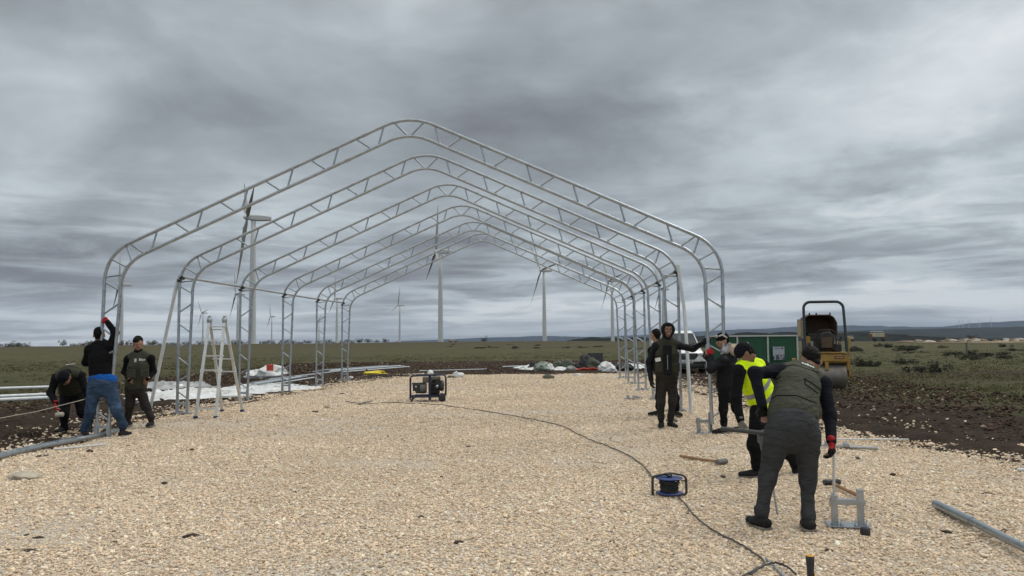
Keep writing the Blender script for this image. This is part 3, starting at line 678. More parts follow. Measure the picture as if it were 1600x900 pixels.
def turbine(u, v, tower_px, th, s, label, first=[1], d=None):
    D = F * 67 / tower_px; hub = P(u, v, D); o = TP if first[0] else copy_tree(TP); first[0] = 0
    phi = math.asin(max(-1, min(1, s)))
    az_ = math.atan2(hub.x, hub.y)                       # nacelle axis turned from the view-perpendicular by phi
    rz = -az_ + phi
    ca, sa = math.cos(rz), math.sin(rz); base = Vector((hub.x + 3.4 * ca, hub.y + 3.4 * sa, hub.z - 67)); o.location = base; o.rotation_euler = (0, 0, rz); o['label'] = label
    for c in o.children:
        if c.name.startswith('hub'): c.rotation_euler = (th, R(5), 0)
    return o
for a in [(385.5, 340, 201, R(-48), .10, 'largest wind turbine, its white tower rising behind the left half of the frame'),
          (681, 393, 142, R(-3), .17, 'tall wind turbine standing just left of the apex of the farthest arch'),
          (845, 422.5, 112, R(-38), .55, 'wind turbine framed in the middle of the open end with one blade pointing left'),
          (622, 477, 57, R(5), .5, 'small wind turbine seen alone through the frame left of centre'),
          (186, 445, 97, R(-20), .12, 'wind turbine directly behind the left leg of the nearest arch'),
          (315, 489, 50, R(-40), .4, 'small wind turbine above the left side of the ladder'),
          (422.5, 494.5, 44, R(-25), .25, 'small wind turbine between the third and fourth left legs'),
          (368, 460, 80, R(-30), .2, 'wind turbine half hidden behind the left leg of the third arch'),
          (523, 466.5, 72, R(-10), .25, 'wind turbine behind the left leg of the farthest arch'),
          (497, 502, 35, R(-60), .3, 'smallest nearby turbine, hidden behind the fifth left leg'),
          (951.5, 438.5, 95, R(-38), .45, 'wind turbine seen through the right knees of the rear arches'),
          (1031.5, 452, 80, R(-35), .4, 'wind turbine behind the hooded man and the right leg of the second arch')]:
    turbine(*a)
for k, (u, v) in enumerate([(1498, 504), (1504, 501.5), (1513, 502), (1530, 503), (1548, 502)]):
    o = turbine(u, v, 13.5, R(20 + 27 * k), .8, 'faint far-off turbine on the plateau at the right edge'); o['group'] = 'faint turbines on the far plateau'

# ------------------------------------------------------------------ objects on the site
def rel(o, pts): return [Vector(p) - o for p in pts]
# aluminium step ladder
def ladder():
    fl, fr, bl, br = gp(305.5, 654), gp(337, 654), gp(347, 643.5), gp(378.5, 643.5)
    y0 = fl.y; o = (fl + br) / 2; o.z = fl.z
    t = thing('step_ladder', o, 'silver aluminium step ladder standing open beside the second arch', 'ladder')
    tl, tr = P(327.5, 503, y0 + .35), P(351, 503, y0 + .40)
    sides = [(fl, tl, -.02), (fr, tr, -.02), (bl, tl, .03), (br, tr, .03)]
    for a, b_, q in sides:
        m_ = MB(); a = a + Vector((0, 0, .03)); e = b_ + Vector((0, q, 0)); d = (e - a)
        X = Vector((1, 0, 0)); rot = Matrix([X, d.normalized().cross(X).normalized() * -1, d.normalized()]).transposed()
        m_.box((a + e) / 2 - o, (.055, .028, d.length), rot, bev=.005)
        m_.box(a + d * .48 - o, (.066, .036, d.length * .04), rot, bev=.004)
        ra = m_.build('rail', alu, t)
        m_ = MB(); m_.box(a - o + Vector((0, 0, -.01)), (.075, .06, .06), bev=.012); m_.build('foot', mat('dark blue plastic', (.02, .035, .10), .5), ra)
    for (a, b_, c, d, ks, wide) in ((fl, tl, fr, tr, (.10, .32, .49, .64, .80, .95), .03), (bl, tl, br, tr, (.18, .46, .60, .76, .92), .03)):
        for k in ks:
            p, q = a.lerp(b_, k), c.lerp(d, k); m_ = MB(); e = (q - p).normalized() * wide; m_.box((p + q) / 2 - o, ((q - p).length + .08, .05, .026), bev=.006); m_.build('rung', alu, t)
    for a in (tl, tr):
        m_ = MB(); m_.lathe(a - o + Vector((-.03, 0, .03)), (1, 0, 0), [(0, 0), (0, .06), (.06, .06), (.06, 0)], 14); m_.box(a - o + Vector((0, 0, .085)), (.05, .07, .07), bev=.015); m_.build('hinge', galv_dull, t)
ladder()

# petrol generator in its tube cradle
def generator():
    g = gp(669, 627); t = thing('generator', g + Vector((0, 0, 0)), 'petrol generator in a dark blue tubular cradle on the gravel', 'generator', rz=R(6))
    navy = mat('navy enamel', (.008, .014, .040), .4, 0, .2, 12, 0, 40, (.05, .04, .03), .3); W_, H_, D_ = .82, .60, .46
    for y in (-D_ / 2, D_ / 2):
        b = MB(); b.tube(fillet([(-W_ / 2, y, .06), (-W_ / 2, y, H_), (W_ / 2, y, H_ + .02), (W_ / 2, y, .12), (-W_ / 2 + .02, y, .12)], [.08, .08, .08], 6), .0175, 8); b.build('side_frame', navy, t)
    b = MB()
    for x, z in ((-W_ / 2 + .1, H_), (W_ / 2 - .1, H_ + .01), (-W_ / 2 + .1, .12), (.1, .12), (W_ / 2 - .14, .12)): b.tube([(x, -D_ / 2, z), (x, D_ / 2, z)], .016, 8)
    b.tube([(.04, -D_ / 2, .05), (.04, -D_ / 2, H_)], .03, 8); b.build('cross_frame', navy, t)
    b = MB(); b.box((0, 0, .145), (.62, .3, .03), bev=.006); b.build('base_tray', navy, t)
    b = MB(); b.lathe((-.30, -.02, .31), (1, 0, 0), [(0, 0), (.0, .10), (.03, .125), (.24, .125), (.27, .10), (.27, 0)], 20); b.build('alternator', mat('cast grey', (.15, .145, .135), .55, .3), t)
    b = MB(); b.box((-.27, -.07, .33), (.17, .2, .16), bev=.02); b.box((-.22, 0, .415), (.3, .22, .035), bev=.01); pn = b.build('control_box', black_pl, t)
    b = MB(); b.lathe((-.28, -.175, .35), (0, -1, 0), [(0, .022), (.015, .02), (.015, 0)], 12); b.build('socket', mat('pale socket', (.5, .5, .5)), pn)
    b = MB(); b.box((.14, 0, .30), (.24, .26, .28), bev=.04); b.lathe((.13, 0, .44), (.25, -.5, .6), [(-.1, .08), (.1, .09), (.14, .07)], 14)
    for k in range(7): b.box((.14, -.02, .2 + k * .03), (.27, .29, .008))
    b.build('engine', mat('engine black', (.02, .02, .022), .5, .3), t)
    b = MB(); b.lathe((.26, -.04, .36), (1, 0, 0), [(0, 0), (0, .11), (.05, .13), (.09, .13), (.11, .09), (.11, 0)], 20)
    b.build('recoil_cover', mat('dark blower housing', (.03, .03, .034), .45), t)
    b = MB(); b.box((.0, .02, .50), (.26, .24, .14), bev=.04); b.box((.18, -.02, .53), (.22, .22, .1), bev=.03); tk = b.build('fuel_tank', mat('tank grey', (.13, .12, .10), .5), t)
    b = MB(); b.box((.22, -.13, .44), (.12, .05, .16), bev=.02); b.build('air_filter', rubber, t)
    b = MB(); b.lathe((.2, -.16, .35), (.3, -1, 0), [(0, .035), (.03, .035), (.03, 0)], 12); b.build('exhaust', galv, t)
    for y in (-D_ / 2 - .03, D_ / 2 + .03):
        b = MB(); b.lathe((W_ / 2 - .09, y - .02, .085), (0, 1, 0), [(0, 0), (0, .07), (.008, .085), (.035, .085), (.045, .07), (.045, 0)], 22); b.build('wheel', rubber, t)
        b = MB(); b.tube([(-W_ / 2 + .1, y * .9, .12), (-W_ / 2 + .01, y * .9, .01)], .016, 6); b.build('leg', navy, t)
    o = g + Vector((0, 0, H_ + .03)); b = MB()
    r = random.Random(2); b.loft([[Vector((math.cos(a) * s_ * r.uniform(.8, 1.2), math.sin(a) * s_ * .8, z)) for a in np.linspace(0, 6.28, 9)[:-1]] for s_, z in ((.07, 0), (.075, .03), (.05, .07), (.015, .10))]); e = b.build('glove', mat('white cotton', (.75, .75, .72), .9)); e.location = o + Vector((.05, 0, 0)); tag(e, 'crumpled white glove lying on top of the generator', 'glove')
generator()

# cable reel
def reel():
    g = gp(1046, 774); t = thing('cable_reel', g, 'blue cable reel with black tubular stand on the gravel', 'cable reel', rz=R(-8)); t.scale = (1.04, 1.04, .86); bl = mat('reel blue', (.022, .045, .17), .42, 0, .15, 10, 0, 40, (.2, .17, .13), .35)
    b = MB()
    for z in (.022, .185): b.lathe((0, 0, z), (0, 0, 1), [(0, .03), (0, .115), (.005, .125), (.014, .125), (.018, .115), (.018, .03)], 28)
    b.lathe((0, 0, .02), (0, 0, 1), [(0, .06), (.18, .06)], 18); b.build('drum', bl, t)
    b = MB(); r = random.Random(4)
    for k in range(8):
        R_ = .075 + r.uniform(0, .018); z = .05 + k * .0165; b.tube([(math.cos(a) * R_, math.sin(a) * R_, z + .006 * math.sin(2 * a + k)) for a in np.linspace(0, 6.283, 26)], .0085, 6, cap=False)
    b.build('wound_cable', rubber, t)
    b = MB(); b.tube(fillet([(-.155, -.03, .0), (-.155, -.03, .21), (0, .03, .245), (.155, -.01, .225), (.155, -.03, .02), (.06, -.05, .02)], [.05, .1, .05, .03], 6), .0115, 8)
    b.tube(fillet([(-.155, .05, .0), (-.15, .05, .2), (-.02, .03, .235), (0, .0, .21)], [.04, .06], 5), .0115, 8); b.build('stand', black_pl, t)
    b = MB(); b.tube([(.02, 0, .2), (.02, 0, .235), (-.03, -.03, .245)], .009, 7); b.build('crank', black_pl, t)
reel()
def cable(name, uv, r, m, label, cat='cable', lift=.014, wig=.0, n=7, seed=3):
    P_ = [gp(u, v) for u, v in uv]; pts = []
    for i in range(len(P_) - 1):                       # Catmull-Rom through the ground points
        a, b_, c, d = P_[max(i - 1, 0)], P_[i], P_[i + 1], P_[min(i + 2, len(P_) - 1)]
        for k in range(8):
            t_ = k / 8; pts.append(.5 * ((2 * b_) + (c - a) * t_ + (2 * a - 5 * b_ + 4 * c - d) * t_ ** 2 + (3 * b_ - a - 3 * c + d) * t_ ** 3))
    pts.append(P_[-1]); rr = random.Random(seed)
    for q in pts: q.z = float(gravel_z(q.x, q.y)) + lift + rr.uniform(0, .008); q.x += rr.uniform(-wig, wig)
    o = pts[0].copy(); b = MB(); b.tube([q - o for q in pts], r, n); e = b.build(name, m); e.location = o; return tag(e, label, cat)
grey_c = mat('grey cable sheath', (.05, .05, .052), .6)
cable('extension_cable', [(540, 629), (565, 631), (583, 627), (560, 633), (612, 630), (690, 634), (745, 641), (800, 650), (850, 660), (888, 671), (915, 685), (950, 700), (985, 715), (1008, 734), (1020, 750)], .0075, grey_c, 'long dark cable curving from behind the generator to the blue reel', wig=.004)
cable('extension_cable', [(1056, 776), (1072, 790), (1080, 803), (1100, 822), (1128, 840), (1160, 858), (1185, 873), (1194, 886), (1180, 896), (1160, 906)], .0065, grey_c, 'grey cable winding from the reel towards the bottom edge', seed=5, wig=.003)
cable('power_cable', [(1172, 908), (1190, 896), (1206, 890), (1222, 892), (1236, 900), (1244, 908)], .0065, black_pl, 'short black cable looping at the bottom edge beside the chisel handle', seed=6, lift=.03)
wood = mat('ash handle', (.30, .17, .085), .6, 0, .25, 18, .2, 60, (.12, .08, .05), .5); steelg = mat('worn hammer steel', (.17, .17, .165), .6, .5, .25, 20, .3, 70)
def hammer(a, b_, head_v, size, hm, label, z=.03):
    a = Vector(a); b_ = Vector(b_); t = thing('sledgehammer', a, label, 'hammer'); d = (b_ - a); m_ = MB()
    m_.tube([Vector((0, 0, z)), d * .5 + Vector((0, 0, z)), d + Vector((0, 0, z + .01))], [.020, .017, .016], 10); m_.build('handle', wood, t)
    hv = Vector(head_v).normalized(); m_ = MB(); c = d + Vector((0, 0, z + .015)); L, s = size
    m_.lathe(c - hv * L / 2, hv, [(0, 0), (0, s * .8), (L * .12, s), (L * .3, s * .92), (L * .7, s * .92), (L * .88, s), (L, s * .8), (L, 0)], 8, smooth=False); m_.build('head', hm, t)
hammer(gp(1063, 716), gp(1128, 727), (.9, .5, 0), (.16, .036), steelg, 'sledgehammer with wooden handle and grey head lying in the middle of the gravel')
hammer(gp(1342, 781), gp(1300, 762), (1, .1, 0), (.17, .034), black_pl, 'sledgehammer with black head lying behind the steel bracket', .04)
b = MB(); b.lathe((0, 0, 0), (0, 0, 1), [(0, 0), (0, .034), (.01, .038), (.05, .036), (.058, .03), (.058, 0)], 18); tag(b.build('rubber_cap', rubber, loc=gp(1352, 836)), 'small round black rubber cap beside the steel bracket', 'cap')
# tool handle standing upright close to the camera
def chisel():
    top = P(1265.5, 867, 4.35); g = Vector((top.x, top.y, float(gravel_z(top.x, top.y)))); t = thing('chisel', g, 'black and yellow tool handle standing upright at the bottom edge', 'chisel'); H_ = top.z - g.z
    m_ = MB(); m_.lathe((0, 0, .06), (0, 0, 1), [(0, .014), (.02, .017), (.08, .016), (H_ - .13, .019), (H_ - .10, .022), (H_ - .065, .023), (H_ - .06, .0)], 20); m_.build('handle', rubber, t)
    m_ = MB(); m_.lathe((0, 0, H_ - .006), (0, 0, 1), [(-.006, .0225), (.003, .022), (.006, .017), (.006, 0)], 20); m_.box((.018, -.008, H_ * .55), (.005, .006, H_ * .35)); m_.build('handle_cap', mat('amber plastic', (.55, .27, .03), .4), t)
    m_ = MB(); m_.tube([(0, 0, -.05), (0, 0, .08)], .009, 8); m_.build('shank', steelg, t)
chisel()
def ribbed(name, a, b_, r, label, m=galv_dull):
    d = b_ - a; n = max(6, int(d.length / .03)); m_ = MB(); m_.tube([d * (k / (2 * n)) for k in range(2 * n + 1)], [r * (1 if k % 2 else .82) for k in range(2 * n + 1)], 10); e = m_.build(name, m, loc=a); return tag(e, label, 'rod')
a, b_ = gp(1198, 878), gp(1232, 912); a.z += .02; b_.z += .02; ribbed('steel_rod', a, b_, .011, 'ribbed pale steel rod on the gravel under the looping black cable')
# pipes on the ground
def gpipe(uv, r, label, m=galv, lift=None, name='steel_pipe', group=None):
    pts = [gp(u, v) for u, v in uv]
    for p in pts: p.z = float(gz(p.x, p.y)) + (r + .03 if lift is None else lift)
    return rod(name, pts, r, m, label, 'pipe', 14, group)
pp = gp(1463, 797); rod('steel_pipe', [pp + Vector((0, 0, .05)), pp + (gp(1520, 827) - pp) * 1.0 + Vector((0, 0, .06))], .038, galv, 'short thicker galvanised sleeve at the end of the right-hand pipe', 'pipe', 16)
gpipe([(1512, 823), (1640, 890)], .031, 'galvanised pipe on the gravel leaving the picture at the lower right', lift=.06)
gpipe([(-30, 727), (40, 709), (100, 696), (128, 690)], .048, 'thick galvanised pipe lying at the left edge in front of the men', lift=.055)
gpipe([(118, 692.5), (150, 687), (172, 682), (184, 677.5)], .034, 'thinner bent pipe end continuing the thick pipe beside the jeans', lift=.06)
gpipe([(84, 706), (166, 698)], .014, 'thin silver rod on the gravel below the thick pipe', pale_pipe, .035)
gpipe([(1305, 690), (1420, 690.5)], .010, 'thin silver rod on the gravel right of the stooping man', pale_pipe, .035)
gpipe([(1328, 702), (1372, 704)], .02, 'dark metal strip behind the red-gloved hand', galv_dull, .03)
gpipe([(1590, 738), (1612, 739)], .02, 'pale pipe end at the right edge of the gravel', pale_pipe, .03)
gpipe([(578, 590), (640, 588)], .02, 'dark thin pipe on the gravel edge behind the generator', rubber, .05)
for k, (uv, l) in enumerate([([(0, 610), (78, 607.5)], 'upper silver strip lying on the grass at the left edge'), ([(-10, 623.5), (80, 619.5)], 'middle silver strip lying on the grass at the left edge'), ([(-10, 629), (84, 624.5)], 'lower silver strip lying on the grass at the left edge')]):
    gpipe(uv, .045, l, mat('bright strip', (.68, .70, .72), .4, .1), .06)
# guide string from the left
a = P(-20, 657, 12.3); b_ = P(132, 624, 12.9); rod('guide_string', [a, a.lerp(b_, .5) - Vector((0, 0, .03)), b_], .006, mat('string', (.55, .50, .40), .9), 'taut pale guide string crossing behind the jeans at the left', 'string', 5)

# sheeting, bags and pipe bundles
def sheet(name, outline, h, m, label, cat, seed=1, n=34, parent=None):
    P_ = [gp(u, v) for u, v in outline]; c = sum(P_, Vector()) / len(P_); ang = sorted([(math.atan2(p.y - c.y, p.x - c.x), (p - c).xy.length) for p in P_])
    an = np.array([a for a, _ in ang]); ra = np.array([r for _, r in ang]); th = np.linspace(-math.pi, math.pi, 65)[:-1]; rr = np.interp(th, np.r_[an - 2 * math.pi, an, an + 2 * math.pi], np.r_[ra, ra, ra])
    fr = np.r_[0.02, np.linspace(.1, 1, n)]; T, Fr = np.meshgrid(th, fr); X = np.cos(T) * rr[None] * Fr; Y = np.sin(T) * rr[None] * Fr
    nz = .5 + .5 * vnoise(X + c.x, Y + c.y, 2.2, 3, seed); nz2 = 1 - np.abs(vnoise((X + c.x) * 1.0, (Y + c.y) * 1.6, 2.1, 4, seed + 4)) * 2.2; nz2 = np.clip(nz2, 0, 1)
    Z = (h * (.1 + .45 * nz + .75 * nz2 ** 4) * np.clip((1 - Fr) * 5, 0, 1) ** .6) + .012
    o = np_mesh(name, np.stack([X, Y, Z + gz(X + c.x, Y + c.y)], -1).reshape(-1, 3), grid_faces(len(fr), 64, True), m, True); o.location = (c.x, c.y, 0); return tag(o, label, cat)
tarp = mat('white sheeting', (.68, .69, .70), .38, 0, .12, 1.2, .5, 7, (.20, .19, .18), .75); tarp_g = mat('silver sheeting', (.42, .43, .44), .3, .4, .1, 2, .6, 8, (.2, .19, .18), .4)
sheet('sheeting', [(208, 626), (250, 615), (300, 611), (352, 616), (398, 611), (412, 613), (372, 619), (330, 623), (270, 625), (218, 631)], .13, tarp, 'crumpled white plastic sheeting spread behind the left legs', 'sheeting', 2)
sheet('sheeting', [(370, 610), (420, 600), (443, 602), (436, 612), (410, 617), (368, 622)], .07, tarp, 'smooth white sheeting corner at the foot of the third arch', 'sheeting', 5)
sheet('sheeting', [(240, 607), (262, 600), (296, 601), (285, 607), (250, 610)], .14, tarp_g, 'grey silver sheeting heaped behind the white sheeting', 'sheeting', 7)
sheet('sheeting', [(842, 579), (870, 571), (960, 569), (1000, 571), (985, 577), (900, 579)], .14, tarp, 'long white sheeting on the soil behind the heap of bags', 'sheeting', 9)
def pipe_bundle(u0, v0, u1, v1, n, spread, label, seed):
    a, b_ = gp(u0, v0), gp(u1, v1); r = random.Random(seed); d = (b_ - a).normalized(); q = Vector((-d.y, d.x, 0)); k_ = 0
    for k in range(n):
        o1, o2 = r.uniform(0, .16), r.uniform(.84, 1); p = a.lerp(b_, o1) + q * spread * (k / n - .5); e = a.lerp(b_, o2) + q * spread * (k / n - .5 + r.uniform(-.08, .08)); p.z = e.z = float(gz(p.x, p.y)) + .05 + .05 * (k % 2)
        rod('steel_pipe', [p, e], .028, galv if k % 3 else pale_pipe, label, 'pipe', 7, 'loose pipes stacked ' + ('behind the fifth arch' if seed == 1 else 'near the third arch' if seed == 2 else 'on the soil'))
pipe_bundle(505, 583, 620, 574, 9, 1.8, 'silver pipe in the flat stack at the foot of the farthest left legs', 1)
pipe_bundle(385, 606, 470, 592, 7, .9, 'grey pipe among several beside the white bags on the soil', 2)
gpipe([(420, 596), (532, 582)], .04, 'long grey pipe lying on the soil past the fourth left leg', galv_dull, .06)
gpipe([(655, 582), (760, 579)], .03, 'thin pipe on the brown soil behind the generator', galv_dull, .06)
gpipe([(785, 575), (850, 573)], .035, 'thin pipe on the soil left of the heap of bags', galv_dull, .06)
def sack(u, v, w_, h, m, label, cat='bag', seed=1, name='bag'):
    g = gp(u, v); V = []; nr, nc = 12, 22
    for i in range(nr + 1):
        f = i / nr; prof = math.sin(math.pi * min(1, f * .55 + .28)) ** .7 if f < .8 else math.sin(math.pi * .72) ** .7 * (1 - (f - .8) / .2) ** .6 + .08
        for j in range(nc):
            a = 2 * math.pi * j / nc; q = 1 + .55 * mnoise.noise(Vector((math.cos(a) * 1.6, math.sin(a) * 1.6, f * 2.2 + seed * 7))) + .3 * mnoise.noise(Vector((math.cos(a) * 4, math.sin(a) * 4, f * 6 + seed * 3)))
            V.append((math.cos(a) * w_ / 2 * prof * q, math.sin(a) * w_ * .35 * prof * q, h * f * (.82 + .45 * mnoise.noise(Vector((math.cos(a) * 1.5, math.sin(a) * 1.5 + seed, f))))))
    o = np_mesh(name, V, grid_faces(nr + 1, nc, True), m, True); o.location = g; bm = bmesh.new(); bm.from_mesh(o.data); bm.verts.ensure_lookup_table(); bm.faces.new([bm.verts[nr * nc + j] for j in range(nc)]); bmesh.ops.recalc_face_normals(bm, faces=bm.faces[:]); bm.to_mesh(o.data); bm.free()
    return tag(o, label, cat)
wbag = mat('white woven bag', (.66, .67, .68), .5, 0, .08, 4, .5, 14, (.4, .38, .36), .4); gbag = mat('olive canvas', (.07, .08, .06), .8, 0, .3, 4, .4, 20); kbag = mat('black holdall', (.016, .016, .018), .6, 0, .3, 4, .4, 20)
sack(397, 591, .75, .33, wbag, 'low white plastic bag on the soil left of the bag with the red label', seed=1)
b1 = sack(426, 591, 1.0, .50, wbag, 'big white bag with a red label standing behind the third arch', seed=2)
m_ = MB(); m_.box((.0, -.36, .42), (.26, .03, .24), bev=.01); m_.build('red_label', mat('red label', (.55, .07, .04), .6), b1)
yb = sack(586, 585, .95, .16, mat('yellow plastic', (.70, .55, .03), .5), 'flattened yellow plastic bag on the edge of the gravel', seed=5)
for k, (u, v, w_, h, m, l) in enumerate([(833, 577, .38, .42, kbag, 'black rucksack at the left end of the heap of bags'), (848, 580, .75, .42, mat('green and white bag', (.22, .27, .22), .6, 0, .5, 3), 'green and white bag at the front of the heap'), (859, 580, .4, .36, wbag, 'small white bag right of the green and white bag'), (873, 577, .7, .45, gbag, 'first olive canvas bag in the heap'), (887, 577, .7, .48, gbag, 'peaked olive tarpaulin in the middle of the heap'),
        (893, 580, .45, .26, mat('grey cloth', (.28, .28, .27), .8), 'light grey cloth bundle at the front of the heap'), (904, 578, .5, .36, kbag, 'low black bag in the heap left of the tall black case'), (915, 578, .5, .72, kbag, 'tall black case, highest of the heap of bags'), (929, 579, .6, .55, gbag, 'dark olive bag in front of the black box'), (949, 581, .75, .42, wbag, 'white bag at the right end of the heap'), (966, 579, .8, .36, kbag, 'black bundle behind the farthest right legs'), (978, 580, .6, .32, kbag, 'second black bundle beside the farthest right legs')]):
    sack(u, v, w_, h, m, l, seed=11 + k)
g = gp(930, 574); m_ = MB(); m_.box((0, 0, .55), (.72, .4, .32), bev=.03); m_.box((0, 0, .36), (.76, .44, .08), bev=.02); m_.box((0, 0, .17), (.66, .36, .34), bev=.02); tag(m_.build('tool_case', kbag, loc=g), 'black tool case standing at the back of the heap', 'case')
m_ = MB(); m_.tube([(-.5, 0, .05), (-.2, .04, .12), (.1, -.03, .08), (.5, .02, .11)], .045, 8); m_.tube([(-.3, .1, .05), (.2, -.1, .14), (.55, .06, .06)], .03, 8); tag(m_.build('strap', mat('red webbing', (.45, .05, .03), .7), loc=gp(919, 580)), 'tangle of red straps in front of the tall black case', 'strap')
m_ = MB(); m_.box((0, 0, .08), (.34, .05, .05), Matrix.Rotation(R(50), 3, 'Y'), bev=.01); tag(m_.build('offcut', wbag, loc=gp(820, 578)), 'small white offcut leaning on the soil left of the heap', 'offcut')
def rock(u, v, s, m, label, seed, name='stone', flat=.6):
    bm = bmesh.new(); bmesh.ops.create_icosphere(bm, subdivisions=3, radius=1)
    for q in bm.verts: q.co *= 1 + .35 * mnoise.noise(q.co * 1.3 + Vector((seed * 5,) * 3)) + .12 * mnoise.noise(q.co * 4 + Vector((seed,) * 3)); q.co = Vector((q.co.x * s, q.co.y * s * .8, q.co.z * s * flat))
    me = bpy.data.meshes.new(name); bm.to_mesh(me); bm.free(); me.materials.append(m); o = bpy.data.objects.new(name, me); COL.objects.link(o); g = gp(u, v); o.location = g + Vector((0, 0, s * flat * .4)); return tag(o, label, 'stone')
rockm = mat('grey green rock', (.10, .10, .075), .9, 0, .4, 9, .6, 30); paler = mat('pale rock', (.42, .37, .30), .9, 0, .25, 9, .6, 30)
rock(857, 592, .20, rockm, 'grey green stone on the far edge of the gravel', 1)
rock(40, 747, .17, paler, 'flat grey stone half sunk in the gravel at the lower left', 2, flat=.3)
rock(1050, 660, .10, rockm, 'dark stone at the foot of the second arch on the right', 6)
sack(902, 586.5, .5, .07, wbag, 'scrap of white paper on the far gravel edge', 'scrap', 31, 'scrap'); sack(714, 590, .42, .22, wbag, 'crumpled white bag on the gravel right of the generator', seed=33); sack(548, 591.5, .2, .1, wbag, 'small white scrap beside the farthest left foot', 'scrap', 35, 'scrap')
rock(705, 591, .16, rockm, 'dark clod beside the crumpled white bag', 8, flat=.45)
# dark clods lying on the gravel
clod = None; clm = mat('dark clod', (.06, .045, .033), .95, 0, .4, 20, .6, 60)
for k, (u, v, s) in enumerate([(716, 849, .075), (957, 850, .055), (730, 698, .05), (658, 809, .06), (773, 771, .03), (300, 703, .06), (246, 682, .07), (140, 706, .09), (64, 714, .1), (257, 756, .07), (98, 731, .04), (45, 863, .07), (12, 862, .07), (60, 842, .06), (42, 837, .05), (75, 868, .06), (178, 850, .07), (298, 838, .06), (281, 805, .03), (200, 697, .04), (493, 644, .09), (461, 770, .05), (437, 694, .05), (382, 668, .05), (369, 661, .06), (606, 682, .05), (534, 615, .07), (980, 610, .07), (985, 641, .05), (1544, 773, .06), (1295, 862, .07), (1480, 832, .05), (1570, 830, .05), (1395, 742, .06), (1340, 716, .06), (1070, 752, .04), (866, 706, .04), (1074, 803, .025), (1130, 745, .05), (690, 745, .035), (545, 700, .04), (415, 730, .04), (330, 790, .035)]):
    if clod is None: clod = rock(u, v, 1.0, clm, 'dark clod of soil lying on the pale gravel', 12, 'soil_clod', .45); o = clod
    else: o = clod.copy(); COL.objects.link(o)
    o['group'] = 'dark clods scattered over the gravel'; o['category'] = 'clod'; s *= .5; o.location = gp(u, v) + Vector((0, 0, s * .2)); o.scale = (s * (1 + .5 * (k % 3)), s, s * (.8 + .3 * (k % 2))); o.rotation_euler = (0, 0, k * 1.7)

# ------------------------------------------------------------------ vehicles and the hoarding behind
def hoarding():
    a, b_ = gp(1100, 586), gp(1262, 585); a = Vector((a.x, 30, 0)); b_ = Vector((b_.x, 30, 0)); o = (a + b_) / 2; t = thing('hoarding', o, 'low green panel hoarding with white frame behind the workers', 'hoarding')
    gr_ = mat('green sheet metal', (.007, .068, .028), .45, 0, .12, 2, .05, 20); wf = mat('white frame', (.45, .47, .46), .5); x0 = P(1104, 560, 30).x - o.x; x1 = P(1246, 560, 30).x - o.x
    xs = [x0, P(1152.5, 560, 30).x - o.x, P(1200, 560, 30).x - o.x, x1]; H_ = 1.46
    for k in range(3):
        b = MB(); n = 14
        for j in range(n):
            xa = xs[k] + (xs[k + 1] - xs[k]) * j / n; xb = xs[k] + (xs[k + 1] - xs[k]) * (j + 1) / n; b.box(((xa + xb) / 2, .01 * (j % 2), H_ / 2), (xb - xa + .002, .012 + .0 * j, H_ - .06))
        b.build('panel', gr_, t)
    for x in xs:
        b = MB(); b.box((x, -.03, H_ / 2), (.055, .04, H_)); b.build('post', wf, t)
    b = MB(); b.box(((x0 + x1) / 2, -.055, H_), (x1 - x0 + .06, .05, .05)); b.build('top_rail', wf, t)
    p = P(1216.5, 552, 29.9) - o; pw = .44
    m, tt, bb = principled('poster print'); co = coords(tt); sp = tt.new('ShaderNodeSeparateXYZ'); tt.l.new(co, sp.inputs[0]); nn = tt.noise(co, 9, 5, .7)
    dark = tt.m('MULTIPLY', tt.mapr(sp.outputs[2], -.02, -.10), tt.mapr(nn, .44, .52)); c = tt.mix(dark, (.34, .36, .40), (.03, .035, .05)); tt.put(bb.inputs['Base Color'], c)
    b = MB(); b.box((0, 0, 0), (pw, .008, .50)); q = b.build('poster', m, t); q.location = p + Vector((0, -.02, 0))
    b = MB()
    for k, x in enumerate((-.14, -.11, -.075, -.04, -.015, .02, .055)): b.box((x, -.007, .19), (.018, .004, .03 + .012 * (k % 2)))
    b.lathe((.14, -.005, .19), (0, -1, 0), [(0, .035), (.004, .035), (.004, 0)], 14); b.build('print', mat('print ink', (.03, .05, .07)), q)
    q = MB(); q.box((P(1108.5, 530.5, 29.9).x - o.x, -.1, 1.33), (.16, .01, .10)); q.build('notice', wf, t)
hoarding()

